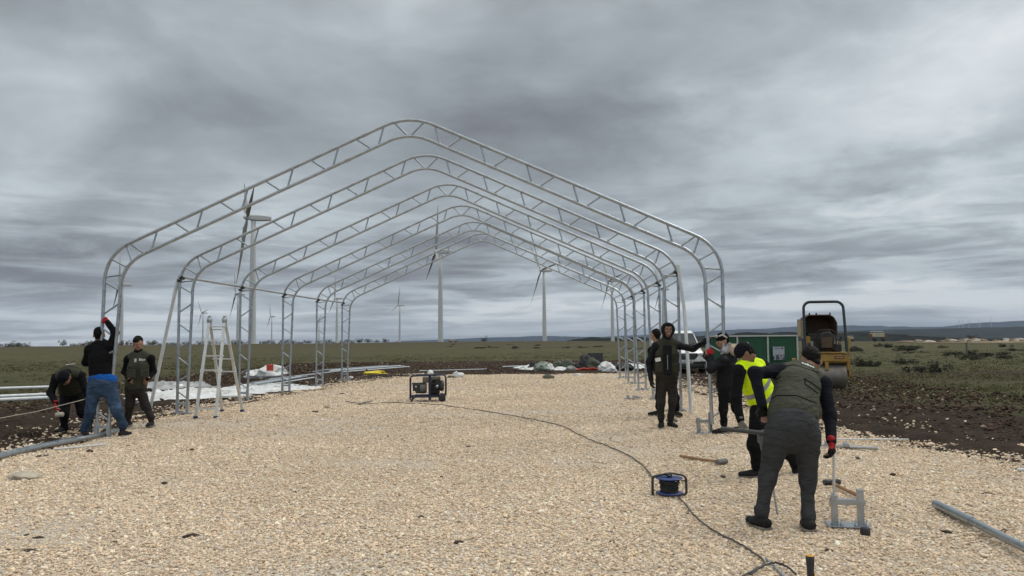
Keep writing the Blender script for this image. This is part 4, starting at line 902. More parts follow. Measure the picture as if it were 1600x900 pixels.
def van():
    g = P(1073.5, 584, 30.8); g.z = float(gz(g.x, g.y)); t = thing('van', g, 'white van parked facing the camera behind the hooded man', 'van', rz=R(-2)); t.scale = (.90, 1, .93); paint = mat('white van paint', (.80, .81, .82), .25, 0, .03, 2, 0, 40, (.4, .38, .35), .15)
    gls = mat('dark van glass', (.03, .04, .045), .08, 0, .1, 3); dk = mat('dark van plastic', (.02, .02, .022), .5)
    Wd, H_, L = 1.86, 1.84, 4.4
    def ring(y, z0, z1, w0, w1):        # section at depth y: lower width w0, upper width w1
        return [Vector((sx * w, y, z)) for sx, w, z in ((-1, w0 * .92, z0), (-1, w0, z0 + .12), (-1, w0, z0 + (z1 - z0) * .55), (-1, w1 * 1.0, z1 - .12), (-1, w1 * .86, z1), (1, w1 * .86, z1), (1, w1, z1 - .12), (1, w0, z0 + (z1 - z0) * .55), (1, w0, z0 + .12), (1, w0 * .92, z0))]
    b = MB(); w_ = Wd / 2
    b.loft([ring(0, .34, .80, w_ * .86, w_ * .72), ring(.10, .22, .92, w_ * .95, w_ * .82), ring(.35, .2, .99, w_, w_ * .88), ring(.95, .2, 1.10, w_, w_ * .93), ring(1.06, .2, 1.15, w_, w_ * .92), ring(1.7, .2, 1.72, w_, w_ * .80), ring(1.95, .2, H_ - .02, w_, w_ * .80), ring(2.4, .2, H_, w_, w_ * .82), ring(L - .1, .2, H_, w_, w_ * .82), ring(L, .3, H_ - .1, w_ * .96, w_ * .78)])
    b.build('body', paint, t)
    b = MB(); e = .012; v = [Vector((-w_ * .80, 1.12 - .03, 1.17)), Vector((w_ * .80, 1.09, 1.17)), Vector((w_ * .70, 1.74 - .05, 1.70)), Vector((-w_ * .70, 1.69, 1.70))]
    b.prism(v, (0, -.02, .02)); b.build('windscreen', gls, t)
    for k in (0, 1):
        b = MB(); b.tube([(-.6 + k * .75, 1.06, 1.2), (-.1 + k * .7, 1.16, 1.27)], .012, 5); b.build('wiper', dk, t)
    b = MB(); poly = [(-.44, -.015, .86), (.44, -.015, .86), (.52, -.005, .78), (.34, -.03, .60), (-.34, -.03, .60), (-.52, -.005, .78)]; b.prism(poly, (0, .12, 0)); gg = b.build('grille', dk, t)
    b = MB(); b.box((0, -.03, .79), (.78, .02, .028)); b.lathe((0, -.05, .79), (0, 1, 0), [(0, .0), (0, .05), (.01, .055), (.03, .055)], 18); b.box((0, -.055, .79), (.17, .012, .012)); b.build('badge_bar', mat('chrome', (.6, .6, .6), .15, 1), gg)
    b = MB(); b.box((0, -.02, .33), (1.5, .14, .17), bev=.04); b.box((0, .02, .47), (1.66, .1, .10), bev=.03); b.build('bumper_trim', dk, t)
    b = MB(); b.box((0, -.06, .505), (.52, .012, .11)); pl = b.build('number_plate', mat('plate white', (.55, .56, .55), .4), t)
    b = MB(); b.box((-.245, -.068, .505), (.03, .004, .108)); b.build('plate_band', mat('plate blue', (.01, .03, .25)), pl)
    fc = bpy.data.curves.new('plate_text', 'FONT'); fc.body = '0271 LBR'; fc.size = .1; fc.align_x = 'CENTER'; fc.align_y = 'CENTER'; fc.extrude = .001
    to = bpy.data.objects.new('plate_text', fc); COL.objects.link(to); bpy.context.view_layer.update(); dg = bpy.context.evaluated_depsgraph_get(); me = bpy.data.meshes.new_from_object(to.evaluated_get(dg)); bpy.data.objects.remove(to)
    me.materials.clear(); me.materials.append(dk); q = bpy.data.objects.new('plate_text', me); COL.objects.link(q); q.parent = pl; q.location = (.015, -.069, .505); q.rotation_euler = (R(90), 0, 0)
    for s_ in (-1, 1):
        b = MB(); b.prism([(s_ * .50, -.01, .84), (s_ * .88, .16, .90), (s_ * .93, .30, .80), (s_ * .82, .06, .72), (s_ * .60, -.02, .74)], (0, .16, 0)); hl = b.build('headlight', mat('headlight glass', (.25, .27, .28), .1, .4), t)
        b = MB(); b.lathe((s_ * .72, .04, .80), (0, -1, 0), [(0, .05), (.03, .05), (.035, .0)], 14); b.build('lamp', mat('chrome', (.6, .6, .6), .15, 1), hl)
        b = MB(); b.prism([(s_ * .62, -.012, .54), (s_ * .88, .06, .58), (s_ * .90, .08, .36), (s_ * .66, -.01, .34)], (0, .1, 0)); fl_ = b.build('fog_light_recess', dk, t)
        b = MB(); b.lathe((s_ * .76, .0, .44), (0, -1, 0), [(0, .04), (.025, .04), (.025, 0)], 12); b.build('fog_light', mat('headlight glass', (.25, .27, .28), .1, .4), fl_)
        b = MB(); b.box((s_ * (w_ + .12), 1.35, 1.17), (.2, .1, .18), bev=.04); b.build('mirror', dk, t)
        for y in (.85, 3.6):
            b = MB(); b.lathe((s_ * (w_ - .21), y, .33), (s_, 0, 0), [(0, 0), (0, .3), (.03, .33), (.2, .33), (.22, .30), (.22, .0)], 26); wh = b.build('wheel', rubber, t)
            b = MB(); b.lathe((s_ * (w_ + .012), y, .33), (s_, 0, 0), [(0, .2), (.005, .2), (.01, .1), (.01, 0)], 18); b.build('rim', galv_dull, wh)
        b = MB(); b.prism([(s_ * (w_ - .005), 1.35, 1.12), (s_ * (w_ - .005), 2.5, 1.12), (s_ * (w_ * .85), 2.45, 1.66), (s_ * (w_ * .85), 1.85, 1.62)], (s_ * .012, 0, 0)); b.build('side_window', gls, t)
van()

def roller():
    g = gp(1290, 607); t = thing('road_roller', g, 'yellow road roller with steel drum and black roll bar at the edge of the field', 'road roller', rz=R(-9)); t.scale = (.93, .93, .97)
    ye = mat('roller yellow', (.34, .195, .035), .5, 0, .15, 4, .05, 30, (.10, .07, .045), .6); dkm = mat('grimy black', (.02, .019, .018), .6, .2, .3, 6); dr = mat('drum steel', (.20, .18, .165), .5, .6, .2, 5, .2, 30, (.13, .10, .08), .6); rust = mat('faded brown lining', (.075, .045, .026), .7, 0, .3, 4)
    for nm, y in (('front_drum', -.0), ('rear_drum', 1.75)):
        b = MB(); b.lathe((-.48, y, .36), (1, 0, 0), [(0, .30), (0, .35), (.012, .362), (1.0, .362), (1.012, .35), (1.012, .30), (.985, .29), (.985, .0)], 40); b.lathe((-.47, y, .36), (1, 0, 0), [(0, 0), (0, .3)], 30); d = b.build('drum', dr, t)
        for s_ in (-1, 1):
            b = MB(); b.box((s_ * .56 + .03, y, .40), (.06, .22, .30), bev=.02); b.box((s_ * .56 + .03, y, .66), (.07, .44, .30), bev=.03); b.lathe((s_ * .56 + .03 + s_ * .03, y, .38), (s_, 0, 0), [(0, .12), (.04, .11), (.05, .05), (.05, 0)], 16); b.build('drum_yoke', ye, t)
    b = MB(); b.box((.03, -.02, .86), (1.14, .62, .26), bev=.05); b.box((.03, .02, .76), (.98, .50, .10), bev=.02); b.box((.03, .85, .78), (.82, 1.3, .4), bev=.06); b.build('chassis', ye, t)
    b = MB(); b.box((.03, -.34, .86), (1.0, .03, .17), bev=.01); pn = b.build('rear_panel', ye, t)
    b = MB(); b.box((.33, -.36, .88), (.26, .01, .075)); lb = b.build('label_plate', mat('label maroon', (.12, .015, .012)), pn)
    b = MB()
    for k in range(6): b.box((.24 + k * .036, -.367, .88), (.018, .003, .028 + .008 * (k % 2)))
    b.build('lettering', mat('lettering sand', (.5, .4, .25)), lb)
    b = MB(); b.box((-.02, -.33, .64), (.10, .06, .24), bev=.01); b.build('scraper_bracket', ye, t)
    b = MB(); b.box((.03, .0, 1.01), (1.10, .74, .035), bev=.008); b.build('deck', ye, t)
    # seat
    b = MB(); b.box((.02, .02, 1.14), (.48, .44, .12), bev=.05); b.build('seat_cushion', dkm, t)
    b = MB(); rings = []
    for z, w_, y in ((1.1, .20, -.17), (1.25, .22, -.2), (1.42, .215, -.22), (1.54, .17, -.23), (1.60, .09, -.22)): rings.append([Vector((.02 + w_ * math.cos(a), y + .05 * math.sin(a), z)) for a in np.linspace(0, 6.283, 17)[:-1]])
    b.loft(rings); bk = b.build('seat_back', dkm, t)
    b = MB(); b.box((.02, -.275, 1.30), (.30, .012, .30), bev=.004); b.build('seat_shell', rust, bk)
    b = MB(); b.tube(fillet([(-.26, -.1, 1.02), (-.26, -.18, 1.40), (-.18, -.24, 1.64), (.22, -.24, 1.64), (.30, -.18, 1.4), (.30, -.1, 1.02)], [.05, .1, .1, .05], 6), .016, 8); b.build('seat_rail', dkm, t)
    # consoles, levers, wheel
    b = MB(); b.box((-.33, .05, 1.16), (.2, .4, .26), bev=.03); b.build('console', dkm, t)
    b = MB(); b.box((-.40, -.24, 1.10), (.22, .12, .12), bev=.01); b.box((-.39, -.22, 1.25), (.06, .05, .18)); b.build('battery_box', mat('dusty grey', (.22, .21, .19), .7), t)
    b = MB(); b.box((.36, .1, 1.14), (.2, .5, .22), bev=.03); b.build('console', dkm, t)
    b = MB(); b.tube([(.3, .25, 1.0), (.22, .38, 1.5)], .03, 8); b.lathe((.22, .38, 1.5), (-.1, -.4, 1), [(0, .15), (.02, .16), (.04, .15)], 20); b.build('steering_column', dkm, t)
    for x, y, z in ((.42, -.05, 1.42), (.36, -.12, 1.36), (-.3, .0, 1.44)):
        b = MB(); b.tube([(x, y, 1.2), (x + .03, y - .06, z)], .009, 6); b.lathe((x + .03, y - .06, z), (0, 0, 1), [(0, 0), (.005, .022), (.03, .025), (.05, 0)], 10); b.build('lever', dkm, t)
    # engine hood tipped up behind the seat
    b = MB(); rings = []
    for y, s_ in ((.62, 1.0), (.72, 1.0), (1.25, .98), (1.42, .86)):
        rings.append([Vector((.03 + x * s_ * 1.02, y, 1.86 + (z - 1.86) * s_)) for x, z in ((-.50, 1.48), (-.50, 1.86), (-.42, 2.02), (-.3, 2.10), (.3, 2.10), (.42, 2.02), (.50, 1.86), (.50, 1.48))])
    n = 8; vs = [p for r in rings for p in r]; fs = [(i * n + k, i * n + k + 1, (i + 1) * n + k + 1, (i + 1) * n + k) for i in range(3) for k in range(n - 1)] + [tuple(range(3 * n, 4 * n))]
    b.add(vs, fs); h = b.build('hood', [rust], t); sm = h.modifiers.new('solid', 'SOLIDIFY'); sm.thickness = .03
    b = MB(); b.box((-.50, .60, 1.66), (.05, .12, .5), bev=.01); b.box((-.555, .7, 1.72), (.012, .5, .5)); b.build('hood_side', mat('hood cream', (.34, .28, .17), .6), h)
    for x in (-.22, -.02, .38):
        b = MB(); b.lathe((x, .8, 2.1), (0, 0, 1), [(0, .025), (.06, .02), (.06, 0)], 8); b.build('hood_stud', dkm, h)
    b = MB(); b.box((.03, 1.0, 1.2), (.8, .7, .5), bev=.05); b.box((-.1, .9, 1.46), (.4, .35, .2), bev=.04); b.tube([(.2, .7, 1.4), (.32, .72, 1.6), (.34, .9, 1.62)], .04, 8); b.build('engine', dkm, t)
    b = MB(); b.box((.3, .66, 1.36), (.3, .1, .06)); b.build('hood_hinge', ye, t); b = MB(); b.box((-.34, .62, 1.32), (.16, .1, .3), bev=.02); b.build('engine_cover', ye, t)
    # roll bar
    b = MB(); b.tube(fillet([(-.555, -.12, .9), (-.53, .1, 2.45), (.59, .1, 2.45), (.615, -.12, .9)], [.2, .2], 8), .040, 12); b.build('roll_bar', mat('roll bar black', (.012, .02, .022), .35, 0, .2, 5), t)
    b = MB(); b.box((-.55, .02, 2.2), (.03, .06, .1)); b.build('roll_bar_bracket', dkm, t)
    b = MB(); b.tube([(.70, .1, .95), (.71, .12, 1.32)], .04, 8); b.lathe((.71, .12, 1.32), (0, 0, 1), [(0, .055), (.1, .05), (.15, .02), (.15, 0)], 12); b.box((.68, .1, 1.0), (.1, .12, .3), bev=.02); b.build('beacon_post', ye, t)
    b = MB(); b.box((.64, -.06, .62), (.05, .3, .5), bev=.02); b.box((.66, .3, .55), (.06, .5, .12), bev=.02); b.build('side_guard', ye, t)
    for s_ in (-1, 1): b = MB(); b.lathe((.03 + s_ * .46, -.345, .98), (0, -1, 0), [(0, .035), (.02, .035), (.02, 0)], 12); b.build('work_light', mat('headlight glass', (.25, .27, .28), .1, .4), t)
roller()

# far right: machines, rubble heaps and a farm trailer on the edge of the field
def far_ground(u, d):
    r = ray(u, 533); k = d / math.hypot(r.x, r.y); x, y = r.x * k, r.y * k; return Vector((x, y, float(gz(x, y))))
hp = mat('pale rubble', (.27, .22, .16), .9, 0, .5, 1.2, .5, 6); hb = mat('tan earth', (.22, .16, .105), .9, 0, .4, .8, .5, 6); hw = mat('whitish rubble', (.42, .39, .34), .9, 0, .3, 1, .5, 6)
r_ = random.Random(9)
for k, u in enumerate([1435, 1452, 1474, 1481, 1489, 1497, 1504, 1510, 1516, 1522, 1529, 1535, 1557, 1575, 1581, 1587, 1593, 1599, 1608]):
    h_ = r_.uniform(.5, 1.2) * (1.4 if u in (1516, 1522, 1593, 1587) else 1)
    o = rock(1400, 560, 1.0, [hp, hw, hb][k % 3], 'pale rubble heap in the row along the right horizon', 40 + k, 'rubble_heap', .6); o['category'] = 'heap'; o['group'] = 'rubble heaps in a row at the right horizon'
    o.location = far_ground(u, 168) + Vector((0, 0, .1)); o.scale = (r_.uniform(.6, 1.3), .8, h_)
o = rock(1400, 560, 1.0, hb, 'long low bank of tan earth under the rubble heaps', 70, 'earth_bank', .25); o['category'] = 'bank'; o.location = far_ground(1520, 160); o.scale = (13, 2, .8)
o = rock(1400, 560, 1.0, hb, 'small tan earth strip right of the farm trailer', 71, 'earth_bank', .25); o['category'] = 'bank'; o.location = far_ground(1418, 190); o.scale = (2.4, 1, .9)
def trailer(u, d, s, label):
    t = thing('farm_trailer', far_ground(u, d), label, 'trailer'); b = MB(); b.box((0, 0, 1.25), (2.3, 1.2, .8), bev=.1); b.build('load_box', mat('dirty cream box', (.42, .37, .28), .7, 0, .3, 1), t)
    b = MB(); b.box((-.1, 0, 1.9), (1.9, 1.3, .1), bev=.03); b.build('roof', mat('white roof', (.6, .6, .6)), t); b = MB(); b.box((-1.35, 0, 1.05), (.5, .9, .8), bev=.08); b.box((1.35, 0, .9), (.4, .9, .7), bev=.06); b.build('end_frame', mat('brown frame', (.12, .07, .04)), t)
    for x in (-.8, .8): b = MB(); b.lathe((x, -.7, .4), (0, 1, 0), [(0, 0), (0, .4), (.2, .4), (.2, 0)], 14); b.build('wheel', rubber, t)
    t.scale = (s,) * 3; return t
trailer(1371, 205, 1.25, 'cream and brown farm trailer with white roof on the field horizon'); trailer(1328, 212, .7, 'smaller farm machine standing right of the road roller on the horizon')
t = trailer(684, 430, 1.3, 'hut'); bpy.data.objects.remove(t) if 0 else None; t['label'] = 'small white vehicle parked right of the central turbine on the horizon'; t.location = far_ground(708, 400); t.scale = (1.6, 1, .7); t['category'] = 'vehicle'
g = gp(1511, 558); rod('fence_post', [g, g + Vector((0, 0, .95))], .055, mat('grey post', (.09, .10, .08), .9), 'short grey green post standing in the right field', 'post', 8)

# ------------------------------------------------------------------ people
def sdf_mesh(prims, h, k):
    """prims: (a, b, ra, rb[, side, wide]); smooth union polygonised with surface nets"""
    A = np.array([p[0][:] for p in prims]); B = np.array([p[1][:] for p in prims]); rr = np.array([[p[2], p[3]] for p in prims])
    wd = np.array([p[5] if len(p) > 5 else 1.0 for p in prims]); ext = rr.max(1) * np.maximum(wd, 1) + k + 2 * h
    lo = (np.minimum(A, B) - ext[:, None]).min(0); hi = (np.maximum(A, B) + ext[:, None]).max(0); n = np.ceil((hi - lo) / h).astype(int) + 1
    Fd = np.full(n, 1.0, np.float32)
    for i, p in enumerate(prims):
        a, b_ = A[i], B[i]; l = np.floor((np.minimum(a, b_) - ext[i] - lo) / h).astype(int); u = np.ceil((np.maximum(a, b_) + ext[i] - lo) / h).astype(int) + 1
        l = np.maximum(l, 0); u = np.minimum(u, n)
        gx = [lo[d] + np.arange(l[d], u[d]) * h for d in range(3)]; X, Y, Z = np.meshgrid(*gx, indexing='ij'); Q = np.stack([X, Y, Z], -1)
        ab = b_ - a; t = np.clip(((Q - a) @ ab) / max(ab @ ab, 1e-9), 0, 1); D = Q - (a + t[..., None] * ab)
        if len(p) > 5:
            s_ = np.array(p[4][:]); s_ = s_ / np.linalg.norm(s_); c = D @ s_; D = D - c[..., None] * s_ * (1 - 1 / p[5])
        d = np.linalg.norm(D, axis=-1) - (rr[i, 0] * (1 - t) + rr[i, 1] * t)
        sl = tuple(slice(l[q], u[q]) for q in range(3)); f = Fd[sl]; hh = np.maximum(k - np.abs(f - d), 0) / k
        Fd[sl] = np.minimum(f, d) - hh * hh * k * .25
    s = Fd < 0; nx, ny, nz = n
    off = [(0, 0, 0), (1, 0, 0), (0, 1, 0), (1, 1, 0), (0, 0, 1), (1, 0, 1), (0, 1, 1), (1, 1, 1)]
    def cor(T, o): return T[o[0]:nx - 1 + o[0], o[1]:ny - 1 + o[1], o[2]:nz - 1 + o[2]]
    cnt = sum(cor(s, o).astype(np.int8) for o in off); act = (cnt > 0) & (cnt < 8); idx = -np.ones(act.shape, np.int64); I = np.argwhere(act); idx[act] = np.arange(len(I))
    val = np.stack([cor(Fd, o)[act] for o in off], 1); acc = np.zeros((len(I), 3)); c = np.zeros(len(I)); offa = np.array(off, float)
    for e0 in range(8):
        for e1 in range(e0 + 1, 8):
            if abs(offa[e0] - offa[e1]).sum() != 1: continue
            v0, v1 = val[:, e0], val[:, e1]; m_ = (v0 < 0) != (v1 < 0); t = np.where(m_, v0 / np.where(m_, v0 - v1, 1), 0)
            acc += np.where(m_[:, None], offa[e0] + t[:, None] * (offa[e1] - offa[e0]), 0); c += m_
    V = lo + (I + acc / c[:, None]) * h; faces = []
    for ax in range(3):
        o1, o2 = [(1, 2), (2, 0), (0, 1)][ax]; sl0 = [slice(None)] * 3; sl1 = [slice(None)] * 3; sl0[ax] = slice(0, -1); sl1[ax] = slice(1, None)
        S0, S1 = s[tuple(sl0)], s[tuple(sl1)]; E_ = np.argwhere(S0 != S1); E_ = E_[(E_[:, o1] > 0) & (E_[:, o2] > 0) & (E_[:, o1] < n[o1] - 1) & (E_[:, o2] < n[o2] - 1)]
        fl = S0[tuple(E_.T)]; q = []
        for d1, d2 in ((0, 0), (-1, 0), (-1, -1), (0, -1)):
            P_ = E_.copy(); P_[:, o1] += d1; P_[:, o2] += d2; q.append(idx[tuple(P_.T)])
        q = np.stack(q, 1); q[~fl] = q[~fl][:, ::-1]; faces.append(q)
    Fc = np.concatenate(faces); Fc = Fc[(Fc >= 0).all(1)]
    return V, Fc
def relax(V, Fc, it=2):
    e = np.concatenate([Fc[:, [0, 1]], Fc[:, [1, 2]], Fc[:, [2, 3]], Fc[:, [3, 0]]])
    for _ in range(it):
        S_ = np.zeros_like(V); c = np.zeros(len(V))
        for a, b_ in ((0, 1), (1, 0)): np.add.at(S_, e[:, a], V[e[:, b_]]); np.add.at(c, e[:, a], 1)
        V = .5 * V + .5 * S_ / np.maximum(c, 1)[:, None]
    return V
def wrinkle(V, amp, sc, seed):
    if amp <= 0: return V
    out = V.copy()
    for i, v in enumerate(V):
        q = Vector((v[0] * sc + seed, v[1] * sc, v[2] * sc * 1.7)); w_ = mnoise.noise(q + 1.2 * mnoise.noise_vector(q * .5)); r = 1 - abs(mnoise.noise(q * 1.3 + Vector((7, 3, 1)))) * 2
        d = mnoise.noise_vector(q * .8); out[i] = v + np.array(d[:]) * amp * (.5 * w_ + .6 * r)
    return out
def soft(name, prims, mats, parent, origin, h=.009, k=.035, wr=0.0, sc=9, seed=1, pick=None, it=2):
    V, Fc = sdf_mesh(prims, h, k); V = relax(V, Fc, it); V = wrinkle(V, wr, sc, seed); o = np_mesh(name, V - np.array(origin[:]), Fc, mats, True, parent)
    if pick is not None:
        cen = V[Fc].mean(1); o.data.polygons.foreach_set('material_index', pick(cen).astype(np.int32))
    return o
skin = mat('skin', (.30, .165, .105), .55, 0, .08, 14, .1, 90); skin_d = mat('tanned skin', (.21, .11, .070), .55, 0, .08, 14, .1, 90)
hairm = cloth('black hair', (.006, .0055, .005), .7, .9, .4, 120); eyew = mat('eye white', (.5, .48, .45), .3); eyed = mat('dark iris', (.012, .010, .009), .2); lipm = mat('lips', (.24, .085, .065), .5); teeth = mat('teeth', (.7, .68, .62), .3)
blackc = cloth('black fabric', (.0075, .0075, .009)); navyc = cloth('black navy fleece', (.008, .009, .014)); charc = cloth('charcoal jersey', (.042, .043, .046), .95, .8); olive = cloth('olive work vest', (.058, .060, .045), .85, .9, .12); olive2 = cloth('dark olive work vest', (.040, .040, .028), .85, .8, .12)
jeans = cloth('blue denim', (.040, .068, .118), .9, .9, .5, dust=(.12, .16, .22)); hivis = cloth('yellow reflective vest', (.66, .90, .012), .7, .7, .06, 200); refl = mat('reflective tape', (.22, .23, .24), .4, .2, .1, 10); puffer = cloth('black puffer jacket', (.009, .0095, .012), .55, .8)
darkbrown = cloth('dark brown trousers', (.030, .026, .024)); shoem = cloth('black shoe', (.018, .018, .018), .7, .4, .3); solem = mat('shoe sole', (.16, .14, .12), .8, 0, .3, 20, .2, 60, (.3, .25, .19), .4); redg = cloth('red glove', (.32, .018, .022), .7, .4); blackg = cloth('black glove', (.015, .015, .016), .7, .4); greyg = cloth('grey glove', (.17, .165, .155), .8, .5)
blue_s = cloth('blue shirt', (.008, .085, .36), .8, .7, .1); white_m = mat('white print', (.62, .62, .60), .6)
def nrm(v): return Vector(v).normalized()
def hand_prims(wrist, d, palm_n, thumb_side, size=1.0, curl=.5, inflate=0.0):
    """d: direction of the fingers, palm_n: direction the palm faces"""
    d = nrm(d); pn = nrm(Vector(palm_n) - d * d.dot(Vector(palm_n))); s = d.cross(pn) * thumb_side; g = inflate; q = size
    P_ = [(wrist - d * .02, wrist + d * .01, .027 * q + g, .028 * q + g, s, 1.15)]
    P_.append((wrist + d * .02, wrist + d * .075 * q, .019 * q + g, .018 * q + g, s, 2.0))
    for i, (o, L) in enumerate(((.030, .072), (.010, .080), (-.010, .075), (-.029, .060))):
        k0 = wrist + d * .085 * q + s * o * q; ang = curl * (1 + .12 * i); p = k0; dd = d
        for j, f in enumerate((.45, .32, .23)):
            a = ang * (1.0 if j == 0 else 1.1); dd = (dd * math.cos(a) + pn * math.sin(a)).normalized() if True else dd; e = p + dd * L * f * q
            P_.append((p, e, (.0098 - .001 * j) * q + g, (.0092 - .001 * j) * q + g)); p = e
            pn_ = pn; pn = (pn * math.cos(a) - d * 0).normalized() if False else pn
            dd = dd
    t0 = wrist + d * .025 * q + s * .024 * q; t1 = t0 + (d * .6 + s * .75 + pn * .25).normalized() * .042 * q; t2 = t1 + (d * .85 + s * .1 + pn * .5).normalized() * .034 * q
    P_ += [(t0, t1, .014 * q + g, .011 * q + g), (t1, t2, .011 * q + g, .009 * q + g)]
    return P_
def person(spec):
    """all joints are world points"""
    J = spec['J']; o = spec['o']; t = thing('person', o, spec['label'], 'person', spec.get('group')); sk = spec.get('skin', skin); hd = spec['hd']     # hd: centre, forward, up
    C_, Fw, U_ = Vector(hd[0]), nrm(hd[1]), Vector(hd[2]); U_ = (U_ - Fw * U_.dot(Fw)).normalized(); Rt = Fw.cross(U_)
    pel, chest, neck = J['pel'], J['chest'], J['neck']; bw = spec.get('build', 1.0); side = nrm(J['hr'] - J['hl']); sside = nrm(J['sr'] - J['sl'])
    body = [(C_ + U_ * .035 - Fw * .012, C_ + U_ * .03 + Fw * .012, .079, .078), (C_ + Fw * .012 - U_ * .01, C_ + Fw * .040 - U_ * .078, .066, .036, Rt, 1.08), (C_ - U_ * .04 - Fw * .02, C_ + Fw * .03 - U_ * .05, .055, .05),
            (C_ + Fw * .082 + U_ * .012, C_ + Fw * .108 - U_ * .022, .010, .0155), (C_ + Fw * .088 - U_ * .058, C_ + Fw * .086 - U_ * .058, .016, .016, Rt, 1.6), (C_ + Fw * .078 + U_ * .034, C_ + Fw * .078 + U_ * .033, .017, .017, Rt, 2.6)]
    for s in (-1, 1):
        body += [(C_ + Rt * s * .078 + U_ * .012 - Fw * .01, C_ + Rt * s * .084 - U_ * .028 - Fw * .008, .013, .010), (C_ + Rt * s * .040 + Fw * .064 - U_ * .022, C_ + Rt * s * .045 + Fw * .055 - U_ * .03, .022, .018)]
    body += [(C_ - Fw * .02 - U_ * .05, neck, .050, .055), (neck, chest, .07, .10, sside, 1.3), (chest, pel, .105 * bw, .10 * bw, side, 1.4)]
    for s in 'lr':
        body += [(neck, J['s' + s], .05, .052), (J['s' + s], J['e' + s], .045, .036), (J['e' + s], J['w' + s], .035, .025), (J['h' + s], J['k' + s], .08, .052), (J['k' + s], J['a' + s], .05, .034)]
        if ('hand' + s) in spec: w_, d, pn, ts, cu = spec['hand' + s]; body += hand_prims(Vector(w_), d, pn, ts, 1.0, cu)
    soft('body', body, sk, t, o, .008, .018, it=1)
    # face
    if spec.get('face', True):
        for s in (-1, 1):
            b = MB(); c = C_ + Rt * s * .032 + Fw * .0795 + U_ * .006 - o; b.lathe(c - Fw * .004, Fw, [(0, .012), (.006, .0105), (.010, .006), (.0105, 0)], 12); e = b.build('eye', eyew, t)
            b = MB(); b.lathe(c + Fw * .0035, Fw, [(0, .0062), (.0035, .0055), (.004, 0)], 10); b.build('iris', eyed, e)
            b = MB(); b.tube([c + U_ * .019 - Rt * .017 + Fw * .004, c + U_ * .024 + Fw * .009, c + U_ * .019 + Rt * .017 + Fw * .002], [.003, .0055, .003], 6); b.build('eyebrow', hairm, t)
        b = MB(); c = C_ + Fw * .098 - U_ * .052 - o; sm = .008 if spec.get('smile') else .001
        b.tube([c - Rt * .026 + U_ * sm - Fw * .010, c - Rt * .010 - U_ * .002, c + Rt * .010 - U_ * .002, c + Rt * .026 + U_ * sm - Fw * .010], [.003, .007, .007, .003], 8); mo = b.build('mouth', lipm, t)
        if spec.get('smile'):
            b = MB(); b.tube([c - Rt * .020 + U_ * .004 - Fw * .003, c - Rt * .008 + Fw * .0035 + U_ * .001, c + Rt * .008 + Fw * .0035 + U_ * .001, c + Rt * .020 + U_ * .004 - Fw * .003], [.002, .0052, .0052, .002], 8); b.build('teeth', teeth, mo)
    hk = spec.get('head', 'hair')
    if hk in ('hair', 'beanie', 'cap', 'hood'):
        if hk == 'hair':
            pr = [(C_ + U_ * .060 - Fw * .022, C_ + U_ * .066 + Fw * .026, .081, .064), (C_ - Fw * .045 + U_ * .02, C_ - Fw * .042 - U_ * .035, .066, .05)]
            soft('hair', pr, hairm, t, o, .007, .03, .011, 34)
        elif hk == 'beanie':
            pr = [(C_ + U_ * .055 - Fw * .02, C_ + U_ * .052 + Fw * .02, .090, .085), (C_ - Fw * .04 + U_ * .01, C_ - Fw * .03 + U_ * .0, .073, .07)]; soft('beanie', pr, blackc, t, o, .008, .03, .003, 30)
        elif hk == 'cap':
            pr = [(C_ + U_ * .055 - Fw * .015, C_ + U_ * .053 + Fw * .015, .088, .086)]; cp = soft('cap', pr, spec.get('capm', navyc), t, o, .008, .02); soft('hair', [(C_ - Fw * .045 + U_ * .02, C_ - Fw * .044 - U_ * .03, .064, .05), (C_ - Fw * .02 + Rt * .05, C_ - Fw * .02 - Rt * .05, .036, .036)], hairm, t, o, .008, .02, .004, 30)
            soft('peak', [(C_ + Fw * .08 + U_ * .052 + Rt * x, C_ + Fw * (.150 - abs(x) * .6) + U_ * .036 + Rt * x * .9, .009, .006) for x in (-.05, -.025, 0, .025, .05)], spec.get('capm', navyc), cp, o, .007, .02)
            if spec.get('cap_logo'):
                b = MB(); q = C_ + U_ * .07 - Fw * .1 - o; b.lathe(q + Rt * .0, -Fw, [(0, .013), (.004, .013), (.004, 0)], 10); b.build('logo', white_m, cp)
        elif hk == 'hood':
            pr = []
            for a in np.linspace(-2.3, 2.3, 13):
                q = U_ * math.cos(a) * .098 + Rt * math.sin(a) * .090 + U_ * .012; pr.append((C_ + q + Fw * .045, C_ + q * .9 - Fw * .05, .024, .03))
            pr += [(C_ + U_ * .03 - Fw * .05, C_ - U_ * .05 - Fw * .05, .082, .085), (neck - Fw * .02, neck + U_ * .04 - Fw * .03, .09, .09)]; soft('hood', pr, spec.get('hoodm', puffer), t, o, .009, .03, .004, 20)
            soft('hair', [(C_ + U_ * .06 + Fw * .02, C_ + U_ * .055 + Fw * .035, .055, .050)], hairm, t, o, .008, .02)
    # clothes
    jm = spec['jacket']; jr = spec.get('jr', 1.0); torso = [(neck - nrm(neck - chest) * .02, chest, .085 * jr, .135 * jr, sside, 1.28), (chest, pel + (chest - pel) * .12, .135 * jr, .138 * jr * spec.get('waist', 1), side, 1.32 * bw)]
    if 'jend' in spec: torso.append((pel, pel + (chest - pel) * spec['jend'], .14 * jr, .145 * jr, side, 1.25))
    for q in ('sl', 'sr'): torso.append((neck.lerp(J[q], .45), J[q], .062 * jr, .068 * jr))
    jk = list(torso); cuff = spec.get('cuff', 1.0)
    for s in 'lr': jk += [(J['s' + s], J['e' + s], .068 * jr, .056 * jr), (J['e' + s], J['e' + s].lerp(J['w' + s], cuff), .056 * jr, .043 * jr)]
